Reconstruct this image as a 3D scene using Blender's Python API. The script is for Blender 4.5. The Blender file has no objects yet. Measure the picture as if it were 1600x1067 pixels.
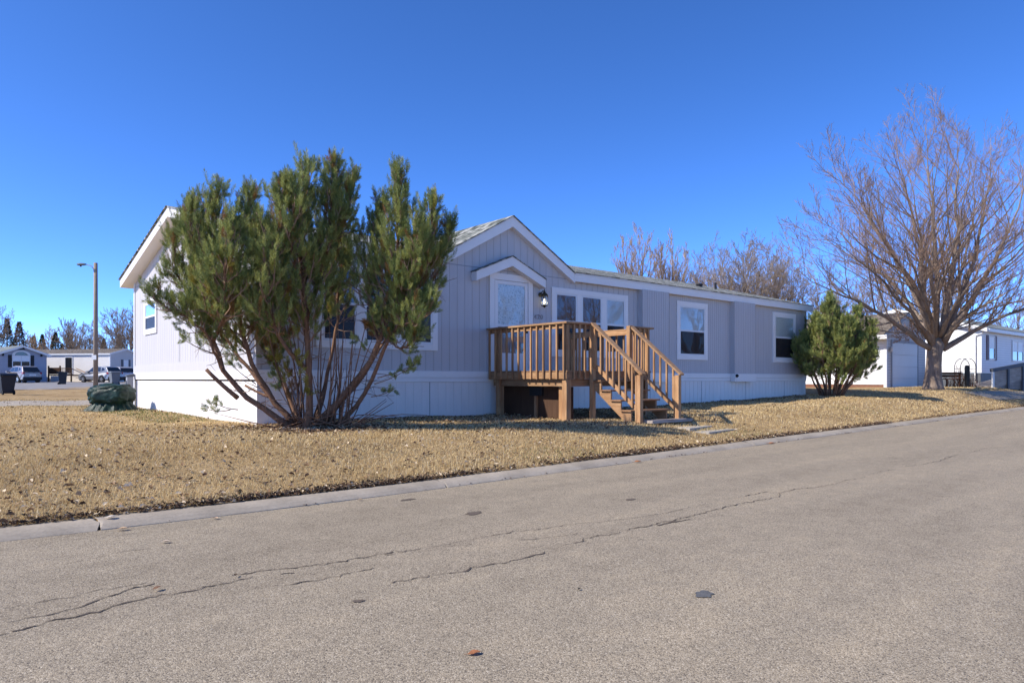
import bpy, bmesh, math, random
import numpy as np
from mathutils import Vector, Matrix
R = math.radians
rng = np.random.default_rng(7)
random.seed(7)
scene = bpy.context.scene
COL = scene.collection

# ------------------------------------------------------------------ frame of reference
CZ = 1.15            # eye height above the road
F = 1076.0           # focal length in photo pixels (1600 wide)
HY = 592.0           # horizon row
def at(px, py, y):
    """photo pixel + distance -> point"""
    return np.array([(px - 800) / F * y, y, CZ + (HY - py) / F * y])
UX = np.array([.767, .642]); UY = np.array([-.642, .767])   # house axes (along front, into depth)
AX, AY = -4.54, 12.25                                       # near corner of the home
def loc2w(x, y):
    return AX + x * UX[0] + y * UY[0], AY + x * UX[1] + y * UY[1]
HROT = math.atan2(.642, .767)
RDX, RDY = .730, .683                                       # road direction
KX, KY = -.775, 7.57                                        # point on the kerb's back edge
RROT = math.atan2(RDY, RDX)
def road_sd(x, y):
    dx, dy = x - KX, y - KY
    s = dx * RDX + dy * RDY
    d = -dx * RDY + dy * RDX
    return s, d
def kerb_c(s):
    s = np.asarray(s, float)
    return np.where(s < 0, .015 * s * s, 0.0)
def sstep(a, b, x):
    t = np.clip((x - a) / (b - a), 0, 1)
    return t * t * (3 - 2 * t)
RY = np.array([0, 15, 20, 25, 28, 31, 37, 60, 300.]); RZ = np.array([-.82, -.83, -.74, -.58, -.43, -.38, -.46, -.42, -.3])
LY = np.array([0, 35, 45, 59, 68, 75, 300.]);          LZ = np.array([-.82, -.79, -.56, -.44, -.35, -.32, -.1])
def gz(x, y):
    """ground height"""
    x = np.asarray(x, float); y = np.asarray(y, float)
    t = sstep(-.35, .15, x / np.maximum(y, 4))
    lev = (1 - t) * np.interp(y, LY, LZ) + t * np.interp(y, RY, RZ) + CZ
    lev = lev + .02 * np.sin(x * .9 + 1) * np.cos(y * .7) + .012 * np.sin(x * 2.3 + y * 1.7)
    s, d = road_sd(x, y)
    d = d - kerb_c(s)
    up = .06 + (lev - .06) * sstep(-.35, 2.5, d) * np.clip(d / .3, 0, 1) ** .5
    low = np.maximum(.06 + d * .6, -.18)
    far = np.clip((-11.6 - d) * .6, 0, .28) - .18
    return np.where(d >= 0, up, np.maximum(low, far))
def hit(px, py):
    """where the sight line through a photo pixel meets the ground"""
    ys = np.concatenate([np.arange(2, 80, .02), np.arange(80, 300, .2)])
    xs = (px - 800) / F * ys
    zr = CZ + (HY - py) / F * ys
    k = np.argmax(zr <= gz(xs, ys))
    return float(xs[k]), float(ys[k])

# ------------------------------------------------------------------ object helpers
def tag(o, label=None, cat=None, group=None, kind=None):
    if label: o['label'] = label
    if cat: o['category'] = cat
    if group: o['group'] = group
    if kind: o['kind'] = kind
    return o
def empty(name, loc, rz=0, label=None, cat=None, group=None):
    o = bpy.data.objects.new(name, None)
    o.empty_display_size = .2
    COL.objects.link(o)
    o.location = [float(v) for v in loc]; o.rotation_euler = (0, 0, rz)
    return tag(o, label, cat, group)
def copy_tree(o, parent=None):
    c = o.copy(); COL.objects.link(c)
    if parent: c.parent = parent
    for ch in list(o.children): copy_tree(ch, c)
    return c

class MB:
    """collects shapes, links them as one mesh object"""
    def __init__(self, off=(0, 0, 0)):
        self.v = []; self.f = []; self.n = 0; self.c = []; self.mi = []
        self.off = np.array(off, float)
    def add(self, v, f, col=None, mi=0):
        v = np.asarray(v, float).reshape(-1, 3)
        self.v.append(v)
        for q in f:
            self.f.append([i + self.n for i in q]); self.mi.append(mi)
        if col is not None: self.c.append(np.tile(np.asarray(col, float), (len(v), 1)))
        self.n += len(v)
    def box(self, x0, x1, y0, y1, z0, z1, mi=0, M=None):
        v = np.array([(x, y, z) for z in (z0, z1) for y in (y0, y1) for x in (x0, x1)], float)
        if M is not None: v = v @ np.array(M.to_3x3()).T + np.array(M.translation)
        self.add(v, [(0, 2, 3, 1), (4, 5, 7, 6), (0, 1, 5, 4), (2, 6, 7, 3), (0, 4, 6, 2), (1, 3, 7, 5)], mi=mi)
    def bar(self, p, q, w, h, up=(0, 0, 1)):
        """board from p to q, w wide, h high"""
        p = np.asarray(p, float); q = np.asarray(q, float); t = q - p; L = np.linalg.norm(t); t /= L
        u = np.asarray(up, float); sd = np.cross(t, u); sd /= np.linalg.norm(sd); u = np.cross(sd, t)
        v = []
        for e in (p, q):
            for a, b in ((-1, -1), (1, -1), (1, 1), (-1, 1)): v.append(e + sd * a * w / 2 + u * b * h / 2)
        self.add(v, [(0, 3, 2, 1), (4, 5, 6, 7), (0, 1, 5, 4), (1, 2, 6, 5), (2, 3, 7, 6), (3, 0, 4, 7)])
    def prism(self, poly, a0, a1, axis='y', mi=0):
        """extrude polygon: axis y -> poly is (x,z); axis x -> (y,z); axis z -> (x,y)"""
        n = len(poly); v = []
        for a in (a0, a1):
            for p in poly:
                v.append({'y': (p[0], a, p[1]), 'x': (a, p[0], p[1]), 'z': (p[0], p[1], a)}[axis])
        f = [list(range(n)), list(range(2 * n - 1, n - 1, -1))]
        f += [(i, i + n, (i + 1) % n + n, (i + 1) % n) for i in range(n)]
        self.add(v, f, mi=mi)
    def tube(self, pts, rad, sides=6, cap=True, col=None):
        P = np.asarray(pts, float); m = len(P)
        rad = np.broadcast_to(np.asarray(rad, float), (m,))
        T = np.empty_like(P); T[1:-1] = P[2:] - P[:-2]; T[0] = P[1] - P[0]; T[-1] = P[-1] - P[-2]
        T /= np.linalg.norm(T, axis=1)[:, None] + 1e-12
        ref = np.array([0, 0, 1.]) if abs(T[0, 2]) < .8 else np.array([1., 0, 0])
        A = np.cross(T, ref); nn = np.linalg.norm(A, axis=1)
        if nn.min() < .05:
            A = np.cross(T, np.array([.577, .577, -.577])); nn = np.linalg.norm(A, axis=1)
        A /= nn[:, None]; B = np.cross(T, A)
        th = np.arange(sides) * 2 * np.pi / sides
        V = P[:, None] + rad[:, None, None] * (np.cos(th)[None, :, None] * A[:, None] + np.sin(th)[None, :, None] * B[:, None])
        f = []
        for i in range(m - 1):
            for j in range(sides):
                k = (j + 1) % sides
                f.append((i * sides + j, i * sides + k, (i + 1) * sides + k, (i + 1) * sides + j))
        if cap:
            f.append(tuple(range(sides - 1, -1, -1))); f.append(tuple((m - 1) * sides + j for j in range(sides)))
        self.add(V.reshape(-1, 3), f, col)
    def lathe(self, prof, c=(0, 0, 0), sides=24, axis='z'):
        """prof: list of (radius, height)"""
        v = []; n = len(prof)
        for r, h in prof:
            for j in range(sides):
                a = 2 * math.pi * j / sides
                p = (r * math.cos(a), r * math.sin(a), h)
                if axis == 'y': p = (p[0], p[2], p[1])
                if axis == 'x': p = (p[2], p[0], p[1])
                v.append((p[0] + c[0], p[1] + c[1], p[2] + c[2]))
        f = []
        for i in range(n - 1):
            for j in range(sides):
                k = (j + 1) % sides
                f.append((i * sides + j, i * sides + k, (i + 1) * sides + k, (i + 1) * sides + j))
        f.append(tuple(range(sides - 1, -1, -1))); f.append(tuple((n - 1) * sides + j for j in range(sides)))
        self.add(v, f)
    def build(self, name, m, parent=None, smooth=False, bevel=0, label=None):
        V = np.concatenate(self.v) - self.off
        me = bpy.data.meshes.new(name)
        tot = np.array([len(q) for q in self.f]); idx = np.fromiter((i for q in self.f for i in q), np.int32)
        me.vertices.add(len(V)); me.vertices.foreach_set('co', V.astype(np.float32).ravel())
        me.loops.add(len(idx)); me.loops.foreach_set('vertex_index', idx)
        me.polygons.add(len(tot))
        me.polygons.foreach_set('loop_start', np.concatenate([[0], np.cumsum(tot)[:-1]]).astype(np.int32))
        me.polygons.foreach_set('loop_total', tot.astype(np.int32))
        ms = m if isinstance(m, (list, tuple)) else [m]
        for q in ms: me.materials.append(q)
        if len(ms) > 1: me.polygons.foreach_set('material_index', np.array(self.mi, np.int32))
        if self.c:
            ca = me.color_attributes.new('Col', 'FLOAT_COLOR', 'POINT')
            c4 = np.ones((len(V), 4), np.float32); c4[:, :3] = np.concatenate(self.c)
            ca.data.foreach_set('color', c4.ravel())
        me.update(calc_edges=True); me.validate()
        me.polygons.foreach_set('use_smooth', np.full(len(me.polygons), bool(smooth)))
        o = bpy.data.objects.new(name, me); COL.objects.link(o)
        if parent: o.parent = parent
        if bevel:
            b = o.modifiers.new('bevel', 'BEVEL'); b.width = bevel; b.segments = 2; b.limit_method = 'ANGLE'; b.angle_limit = R(40)
        if label: o['label'] = label
        return o

def raw_mesh(name, V, tris, cols, m, parent=None):
    """big triangle mesh from arrays"""
    me = bpy.data.meshes.new(name)
    V = np.asarray(V, np.float32); T = np.asarray(tris, np.int32); k = T.shape[1]
    me.vertices.add(len(V)); me.vertices.foreach_set('co', V.ravel())
    me.loops.add(T.size); me.loops.foreach_set('vertex_index', T.ravel())
    me.polygons.add(len(T))
    me.polygons.foreach_set('loop_start', (np.arange(len(T)) * k).astype(np.int32))
    me.polygons.foreach_set('loop_total', np.full(len(T), k, np.int32))
    me.materials.append(m)
    me.polygons.foreach_set('use_smooth', np.zeros(len(T), bool))
    if cols is not None:
        ca = me.color_attributes.new('Col', 'FLOAT_COLOR', 'POINT')
        c4 = np.ones((len(V), 4), np.float32); c4[:, :3] = cols
        ca.data.foreach_set('color', c4.ravel())
    me.update(calc_edges=True)
    o = bpy.data.objects.new(name, me); COL.objects.link(o)
    if parent: o.parent = parent
    return o

# ------------------------------------------------------------------ material helpers
class NT:
    def __init__(self, name):
        self.m = bpy.data.materials.new(name); self.m.use_nodes = True
        self.t = self.m.node_tree; self.t.nodes.clear()
        self.out = self.t.nodes.new('ShaderNodeOutputMaterial')
    def n(self, typ, **kw):
        nd = self.t.nodes.new('ShaderNode' + typ)
        ins = kw.pop('ins', {})
        for k, v in kw.items(): setattr(nd, k, v)
        for k, v in ins.items():
            if isinstance(v, bpy.types.NodeSocket): self.t.links.new(v, nd.inputs[k])
            else: nd.inputs[k].default_value = v
        return nd
    def coord(self, which='Object'): return self.n('TexCoord').outputs[which]
    def mapped(self, scale=(1, 1, 1), which='Object', rot=(0, 0, 0)):
        return self.n('Mapping', ins={'Vector': self.coord(which), 'Scale': scale, 'Rotation': rot}).outputs[0]
    def noise(self, vec, scale, detail=4, rough=.55):
        return self.n('TexNoise', ins={'Vector': vec, 'Scale': scale, 'Detail': detail, 'Roughness': rough}).outputs['Fac']
    def ramp(self, fac, stops, interp='LINEAR'):
        r = self.n('ValToRGB', ins={'Fac': fac}); r.color_ramp.interpolation = interp
        e = r.color_ramp.elements
        while len(e) < len(stops): e.new(.5)
        for el, (p, c) in zip(e, stops):
            el.position = p; el.color = (*c, 1) if len(c) == 3 else c
        return r.outputs['Color']
    def mix(self, fac, a, b, mode='MIX'):
        nd = self.n('Mix', data_type='RGBA', blend_type=mode)
        for sock, v in ((nd.inputs[0], fac), (nd.inputs[6], a), (nd.inputs[7], b)):
            if isinstance(v, bpy.types.NodeSocket): self.t.links.new(v, sock)
            else: sock.default_value = v if not isinstance(v, tuple) else ((*v, 1) if len(v) == 3 else v)
        return nd.outputs[2]
    def math(self, op, a, b=0.0, c=None):
        nd = self.n('Math', operation=op)
        for i, v in enumerate((a, b) if c is None else (a, b, c)):
            if isinstance(v, bpy.types.NodeSocket): self.t.links.new(v, nd.inputs[i])
            else: nd.inputs[i].default_value = v
        return nd.outputs[0]
    def bump(self, h, strength=.3, dist=.01):
        return self.n('Bump', ins={'Height': h, 'Strength': strength, 'Distance': dist}).outputs[0]
    def bsdf(self, color, rough=.6, normal=None, metal=0, spec=.3, **kw):
        ins = {'Base Color': color if isinstance(color, bpy.types.NodeSocket) else (*color, 1), 'Roughness': rough,
               'Metallic': metal, 'Specular IOR Level': spec}
        ins.update(kw)
        if normal is not None: ins['Normal'] = normal
        b = self.n('BsdfPrincipled', ins=ins)
        self.t.links.new(b.outputs[0], self.out.inputs[0])
        return b
def paint(name, c, rough=.55, var=.12, scale=2.0, bump=.05, bscale=60, spec=.3, metal=0, stretch=(1, 1, 1)):
    """paint / plastic / metal with worn, slightly uneven tone"""
    t = NT(name); v = t.mapped(stretch)
    a = t.noise(v, scale, 5); b = t.noise(v, scale * 14, 3)
    k = t.math('ADD', t.math('MULTIPLY', a, .7), t.math('MULTIPLY', b, .3))
    c = np.array(c)
    col = t.ramp(k, [(.3, tuple(np.clip(c * (1 - var), 0, 1))), (.7, tuple(np.clip(c * (1 + var * .6), 0, 1)))])
    nrm = t.bump(t.noise(v, bscale, 3), bump, .01) if bump else None
    t.bsdf(col, rough, nrm, metal, spec)
    return t.m
def wood(name, c1, c2, axis=0, rough=.75):
    t = NT(name)
    sc = [9, 9, 9]; sc[axis] = .7
    v = t.mapped(tuple(sc))
    g = t.noise(v, 3.2, 6, .65); w = t.noise(t.mapped((1, 1, 1)), 2.1, 3)
    k = t.math('ADD', t.math('MULTIPLY', g, .65), t.math('MULTIPLY', w, .35))
    col = t.ramp(k, [(.32, c1), (.52, tuple((np.array(c1) + np.array(c2)) / 2)), (.68, c2)])
    own = t.ramp(t.n('ObjectInfo').outputs['Random'], [(0, (.74, .76, .80)), (1, (1.12, 1.09, 1.05))])
    col = t.mix(1.0, col, own, 'MULTIPLY')
    t.bsdf(col, rough, t.bump(g, .35, .004), spec=.2)
    return t.m
def vcol(name, rough=.7, spec=.2, trans=0):
    """each blade / needle / leaf keeps its own natural colour"""
    t = NT(name)
    a = t.n('VertexColor', layer_name='Col').outputs['Color']
    b = t.bsdf(a, rough, spec=spec)
    if trans:
        tr = t.n('BsdfTranslucent', ins={'Color': a})
        mx = t.n('MixShader', ins={0: trans, 1: b.outputs[0], 2: tr.outputs[0]})
        t.t.links.new(mx.outputs[0], t.out.inputs[0])
    return t.m
# ------------------------------------------------------------------ camera, sky, sun
cam = bpy.data.cameras.new('camera'); camo = bpy.data.objects.new('camera', cam); COL.objects.link(camo)
camo.location = (0, 0, CZ); camo.rotation_euler = (R(90), 0, 0)
cam.sensor_width = 36; cam.lens = F / 1600 * 36; cam.shift_y = (HY - 533.5) / 1600; cam.clip_end = 2000; cam.clip_start = .05
scene.camera = camo
SUN_EL = R(40); SH = np.array([-.935, -.355])
w = bpy.data.worlds.new("World"); scene.world = w; w.use_nodes = True
nt = w.node_tree; bg = nt.nodes['Background']
sky = nt.nodes.new('ShaderNodeTexSky'); sky.sky_type = 'NISHITA'; sky.sun_disc = False
sky.sun_elevation = SUN_EL; sky.sun_rotation = math.atan2(SH[0], SH[1])
sky.altitude = 600; sky.air_density = .30; sky.dust_density = .15; sky.ozone_density = 3
hs = nt.nodes.new('ShaderNodeHueSaturation'); hs.inputs['Saturation'].default_value = 1.2; hs.inputs['Hue'].default_value = .507
nt.links.new(sky.outputs[0], hs.inputs['Color']); nt.links.new(hs.outputs[0], bg.inputs['Color'])
bg.inputs['Strength'].default_value = .15
sl = bpy.data.lights.new('sun', 'SUN'); sl.energy = 2.0; sl.angle = R(.55); sl.color = (1, .94, .85)
so = bpy.data.objects.new('sun', sl); COL.objects.link(so); so.location = (-30, -8, 30)
sd = Vector((SH[0] * math.cos(SUN_EL), SH[1] * math.cos(SUN_EL), math.sin(SUN_EL)))
so.rotation_euler = sd.to_track_quat('Z', 'Y').to_euler()
vs = scene.view_settings; vs.view_transform = 'Standard'; vs.look = 'None'; vs.exposure = 1.68; vs.gamma = 1
scene.cycles.max_bounces = 8; scene.cycles.transparent_max_bounces = 16
scene.cycles.use_denoising = True; scene.cycles.denoiser = 'OPENIMAGEDENOISE'; scene.cycles.denoising_input_passes = 'RGB_ALBEDO_NORMAL'; scene.cycles.denoising_prefilter = 'ACCURATE'

# ------------------------------------------------------------------ materials
M = {}
M['trim'] = paint('trim_paint', (.80, .765, .72), .5, .05, 1.5, 0)
M['white'] = paint('white_vinyl', (.72, .715, .70), .5, .06, 1.2, 0)
M['siding'] = paint('siding_paint', (.51, .485, .475), .6, .07, 1.1, 0, stretch=(6, 6, .8))
M['skirt'] = paint('skirting_paint', (.79, .745, .69), .55, .07, 1.3, 0, stretch=(5, 5, .9))
M['soffit'] = paint('soffit_paint', (.66, .66, .66), .6, .05, 2, 0)
M['dark'] = paint('dark_plastic', (.018, .018, .02), .5, .2, 4)
M['black_metal'] = paint('black_metal', (.022, .02, .018), .4, .2, 8, metal=.4)
t = NT('window_screen')
b_ = t.bsdf((.040, .035, .034), .9, spec=.1); tr = t.n('BsdfTransparent'); mx = t.n('MixShader', ins={0: .66, 1: tr.outputs[0], 2: b_.outputs[0]})
t.t.links.new(mx.outputs[0], t.out.inputs[0]); M['mesh_screen'] = t.m
M['screen'] = paint('insect_screen', (.05, .045, .043), .8, .2, 20, .1, 200)  # backing sheet behind the panes, coloured dark for the unlit room
M['blind'] = paint('blind_slats', (.80, .80, .79), .5, .06, 3, 0)
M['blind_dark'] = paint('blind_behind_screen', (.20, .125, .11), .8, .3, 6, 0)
M['brass'] = paint('aged_brass', (.10, .075, .04), .4, .3, 20, metal=.7)
M['deck'] = wood('deck_stain', (.26, .125, .055), (.54, .33, .17), 2)
M['deck_x'] = wood('deck_board', (.22, .105, .05), (.42, .25, .13), 0)
M['deck_y'] = wood('deck_rail', (.26, .13, .06), (.56, .35, .185), 1)
M['grey_wood'] = wood('weathered_wood', (.22, .18, .15), (.45, .40, .35), 0)
M['ply'] = wood('stained_plywood', (.07, .035, .02), (.13, .07, .04), 2)
M['pole'] = wood('pole_wood', (.20, .15, .11), (.34, .28, .22), 2)
M['concrete'] = paint('concrete', (.365, .31, .24), .85, .32, 2.2, .2, 60, .15)
M['slab'] = paint('paving_slab', (.40, .355, .29), .85, .15, 3, .15, 60, .15)
M['grey_paint'] = paint('grey_paint', (.30, .31, .33), .6, .1, 2)
M['number_grey'] = paint('number_paint', (.33, .31, .30), .6, .1, 2, 0)
M['grey_dark'] = paint('dark_grey_paint', (.10, .11, .125), .6, .15, 2)
M['maroon'] = paint('maroon_shutter', (.09, .02, .028), .55, .15, 3)
M['rubber'] = paint('tyre_rubber', (.015, .015, .016), .8, .2, 6)
M['alloy'] = paint('alloy', (.55, .55, .56), .3, .08, 5, metal=.8, bump=0)
M['red_lens'] = paint('red_lens', (.32, .02, .025), .2, .1, 5, bump=0, spec=.5)
M['bin'] = paint('bin_plastic', (.022, .027, .036), .45, .15, 3, .05)
M['bin_pale'] = paint('grey_bin_plastic', (.16, .17, .18), .5, .1, 3, .05)
M['brick'] = paint('brick_footing', (.22, .10, .06), .85, .25, 6, .2)
M['rust'] = paint('rusty_metal', (.13, .055, .03), .8, .35, 9, .2)
M['bark_pine'] = wood('pine_bark', (.12, .062, .035), (.37, .21, .125), 2, .9)
M['bark'] = wood('grey_bark', (.13, .095, .07), (.34, .265, .205), 2, .9)
M['twig'] = paint('twig_bark', (.28, .18, .12), .85, .3, 3, 0)
M['twig_far'] = paint('far_twig_bark', (.28, .215, .155), .85, .25, 2, 0)
M['twig_tan'] = paint('tan_twig_bark', (.40, .28, .17), .85, .2, 2, 0)
M['needle'] = vcol('pine_needles', .55, .25, .25)
M['blade'] = vcol('grass_blades', .75, .15, .25)
M['leaf'] = vcol('dry_leaves', .75, .15, .15)
M['bulb'] = None
t = NT('bulb_glow'); e = t.n('Emission', ins={'Color': (1, .86, .6, 1), 'Strength': 1.4}); t.t.links.new(e.outputs[0], t.out.inputs[0]); M['bulb'] = t.m

# window glass: mostly see-through, mirror-like at a slant
t = NT('window_glass')
fr = t.n('Fresnel', ins={'IOR': 1.5}).outputs[0]
wob = t.bump(t.noise(t.mapped((1, 1, 1)), 1.3, 2), .06, .05)
gl = t.n('BsdfGlossy', ins={'Color': (.95, .97, 1, 1), 'Roughness': .02, 'Normal': wob})
tr = t.n('BsdfTransparent', ins={'Color': (.86, .9, .9, 1)})
fac = t.math('MINIMUM', t.math('ADD', t.math('MULTIPLY', fr, .8), .04), .9)
mx = t.n('MixShader', ins={0: fac, 1: tr.outputs[0], 2: gl.outputs[0]}); t.t.links.new(mx.outputs[0], t.out.inputs[0]); M['glass'] = t.m
t = NT('dark_window_glass')
t.bsdf((.012, .014, .017), .06, None, 0, .8); M['glass_dark'] = t.m
# lace curtain behind the storm door
t = NT('lace_curtain')
v = t.mapped((1, 1, 1)); a = t.noise(v, 9, 6, .7); b = t.n('TexVoronoi', ins={'Vector': v, 'Scale': 26}).outputs['Distance']
k = t.math('ADD', t.math('MULTIPLY', a, .8), t.math('MULTIPLY', b, .5))
t.bsdf(t.ramp(k, [(.40, (.38, .40, .40)), (.58, (.74, .75, .74)), (.8, (.84, .84, .82))]), .8); M['lace'] = t.m

# shingles
def shingle(name, cols):
    t = NT(name)
    uv = t.n('UVMap', uv_map='UVMap').outputs[0]
    br = t.n('TexBrick', offset=.37, ins={'Vector': uv, 'Scale': 1.0, 'Brick Width': .16, 'Row Height': .14, 'Mortar Size': .006,
             'Color1': (0, 0, 0, 1), 'Color2': (1, 1, 1, 1), 'Mortar': (.0, .0, .0, 1), 'Bias': 0.0})
    tone = t.ramp(br.outputs['Color'], cols)
    gr = t.noise(uv, 60, 3); st = t.noise(uv, .6, 4)
    k = t.math('ADD', t.math('MULTIPLY', gr, .5), t.math('MULTIPLY', st, .5))
    tone = t.mix(1.0, tone, t.ramp(k, [(.3, (.75, .75, .75)), (.7, (1.15, 1.15, 1.15))]), 'MULTIPLY')
    tone = t.mix(br.outputs['Fac'], tone, (.03, .03, .028))
    sx = t.n('SeparateXYZ', ins={0: uv}).outputs[1]
    saw = t.math('SUBTRACT', 1.0, t.math('FRACT', t.math('DIVIDE', sx, .14)))
    h = t.math('ADD', t.math('MULTIPLY', saw, .8), t.math('MULTIPLY', gr, .3))
    t.bsdf(tone, .9, t.bump(h, .8, .02), spec=.15)
    return t.m
M['shingle'] = shingle('roof_shingles', [(.05, (.075, .082, .072)), (.35, (.17, .18, .155)), (.65, (.27, .275, .245)), (.95, (.40, .395, .36))])
M['shingle_far'] = shingle('brown_shingles', [(.05, (.12, .10, .08)), (.95, (.24, .20, .16))])
M['shingle_grey'] = shingle('grey_shingles', [(.05, (.16, .18, .17)), (.95, (.30, .32, .30))])

# lap siding of the neighbours: horizontal courses
def lap(name, c, rows=.13):
    t = NT(name)
    z = t.n('SeparateXYZ', ins={0: t.coord('Object')}).outputs[2]
    saw = t.math('FRACT', t.math('DIVIDE', z, rows))
    line = t.math('LESS_THAN', saw, .12)
    n1 = t.noise(t.mapped((1, 1, 1)), 1.2, 4)
    base = t.ramp(n1, [(.3, tuple(np.array(c) * .93)), (.7, c)])
    t.bsdf(t.mix(line, base, tuple(np.array(c) * .62)), .6)
    return t.m
M['lap_white'] = lap('white_lap_siding', (.80, .80, .79))
M['lap_cream'] = lap('cream_lap_siding', (.80, .76, .70))
M['lap_grey'] = lap('grey_lap_siding', (.55, .53, .51))
M['lap_blue'] = lap('blue_grey_siding', (.36, .375, .44))
M['lap_end'] = lap('blue_white_siding', (.76, .76, .77))

# asphalt
t = NT('asphalt')
v = t.coord('Object')
vo = t.n('TexVoronoi', ins={'Vector': v, 'Scale': 165.0, 'Randomness': 1.0})
chip = t.n('SeparateXYZ', ins={0: vo.outputs['Color']}).outputs[0]
vo2 = t.n('TexVoronoi', ins={'Vector': v, 'Scale': 260.0}); chip2 = t.n('SeparateXYZ', ins={0: vo2.outputs['Color']}).outputs[1]
k = t.math('ADD', t.math('MULTIPLY', chip, .62), t.math('MULTIPLY', chip2, .38))
stone = t.ramp(k, [(.12, (.095, .080, .063)), (.30, (.225, .182, .128)), (.55, (.31, .255, .178)), (.78, (.375, .312, .222)), (.93, (.51, .445, .345))])
big = t.noise(t.mapped((.22, 1.5, 1)), .9, 5, .6); mid = t.noise(v, 4.5, 4, .6)
kk = t.math('ADD', t.math('MULTIPLY', big, .6), t.math('MULTIPLY', mid, .4))
col = t.mix(1.0, stone, t.ramp(kk, [(.32, (.78, .77, .76)), (.5, (1, 1, 1)), (.68, (1.20, 1.18, 1.14))]), 'MULTIPLY')
h = t.math('SUBTRACT', t.math('MULTIPLY', chip, .5), t.math('MULTIPLY', vo.outputs['Distance'], .9))
t.bsdf(col, .85, t.bump(h, .4, .005), spec=.2)
M['asphalt'] = t.m
t = NT('road_crack'); v = t.coord('Object')
t.bsdf(t.ramp(t.noise(v, 14, 4, .7), [(.35, (.045, .037, .031)), (.65, (.17, .135, .105))]), .95, spec=.1); M['crack'] = t.m
M['stain'] = paint('oil_stain', (.12, .118, .115), .8, .35, 30, .3, 150)
M['stain_brown'] = paint('rust_stain', (.13, .10, .075), .85, .35, 30, .3, 150)

# soil and thatch under the blades
t = NT('dormant_lawn'); v = t.coord('Object')
a = t.noise(v, .5, 6, .6); b = t.noise(v, 26, 5, .7); c = t.noise(v, 4, 4)
k = t.math('ADD', t.math('ADD', t.math('MULTIPLY', a, .3), t.math('MULTIPLY', b, .45)), t.math('MULTIPLY', c, .25))
col = t.ramp(k, [(.36, (.15, .095, .05)), (.48, (.33, .225, .11)), (.58, (.45, .32, .17)), (.72, (.56, .42, .24))])
t.bsdf(col, .95, t.bump(b, .9, .03), spec=.05); M['lawn'] = t.m
t = NT('street_asphalt'); v = t.coord('Object')
t.bsdf(t.ramp(t.noise(v, 2, 6, .7), [(.35, (.20, .19, .185)), (.65, (.29, .275, .265))]), .9, spec=.15); M['street'] = t.m

def car_paint(name, c):
    t = NT(name)
    t.bsdf(c, .35, None, .45, .5, **{'Coat Weight': .6, 'Coat Roughness': .08}); return t.m
M['champagne'] = car_paint('champagne_paint', (.30, .265, .24))
M['silver'] = car_paint('silver_paint', (.22, .225, .235))
M['white_car'] = car_paint('white_car_paint', (.50, .47, .47))
# tarpaulin
t = NT('green_tarp'); v = t.coord('Object')
a = t.noise(v, 5, 6, .7)
wv = t.n('TexNoise', ins={'Vector': v, 'Scale': 7.0, 'Detail': 6.0, 'Roughness': .7, 'Distortion': 1.6}).outputs['Fac']
t.bsdf(t.ramp(a, [(.38, (.003, .014, .009)), (.55, (.007, .030, .020)), (.72, (.018, .055, .040))]), .48, t.bump(wv, .35, .04), spec=.3); M['tarp'] = t.m

# ------------------------------------------------------------------ ground, road, kerb
xs = np.unique(np.round(np.concatenate([np.linspace(-420, -40, 20), np.arange(-40, -14, 1.0), np.arange(-14, 26, .22), np.arange(26, 60, 1.0), np.linspace(60, 420, 19)]), 3))
ys = np.unique(np.round(np.concatenate([np.linspace(-80, -12, 12), np.arange(-12, 2, 1.0), np.arange(2, 36, .22), np.arange(36, 100, 1.5), np.linspace(100, 600, 20)]), 3))
X, Y = np.meshgrid(xs, ys); Zg = gz(X, Y)
nx, ny = len(xs), len(ys)
V = np.stack([X, Y, Zg], -1).reshape(-1, 3)
i = np.arange(nx * ny).reshape(ny, nx)
Q = np.stack([i[:-1, :-1], i[:-1, 1:], i[1:, 1:], i[1:, :-1]], -1).reshape(-1, 4)
g = raw_mesh('ground', V, Q, None, M['lawn']); tag(g, kind='structure')
g.data.polygons.foreach_set('use_smooth', np.ones(len(Q), bool))

def road_ob(name, mb, m):
    o = mb.build(name, m); o.location = (KX, KY, 0); o.rotation_euler = (0, 0, RROT); return tag(o, kind='structure')
ss = np.unique(np.concatenate([np.arange(-40, 0, .5), np.arange(0, 160.1, 4)]))
mb = MB(); v = []; 
for s in ss:
    c = float(kerb_c(s)); v += [(s, -11.2, 0), (s, -6, .03), (s, -.255 + c, 0)]
n = len(ss)
mb.add(v, [(3 * k + j, 3 * k + 3 + j, 3 * k + 4 + j, 3 * k + 1 + j) for k in range(n - 1) for j in (0, 1)])
road_ob('road', mb, M['asphalt'])

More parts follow.
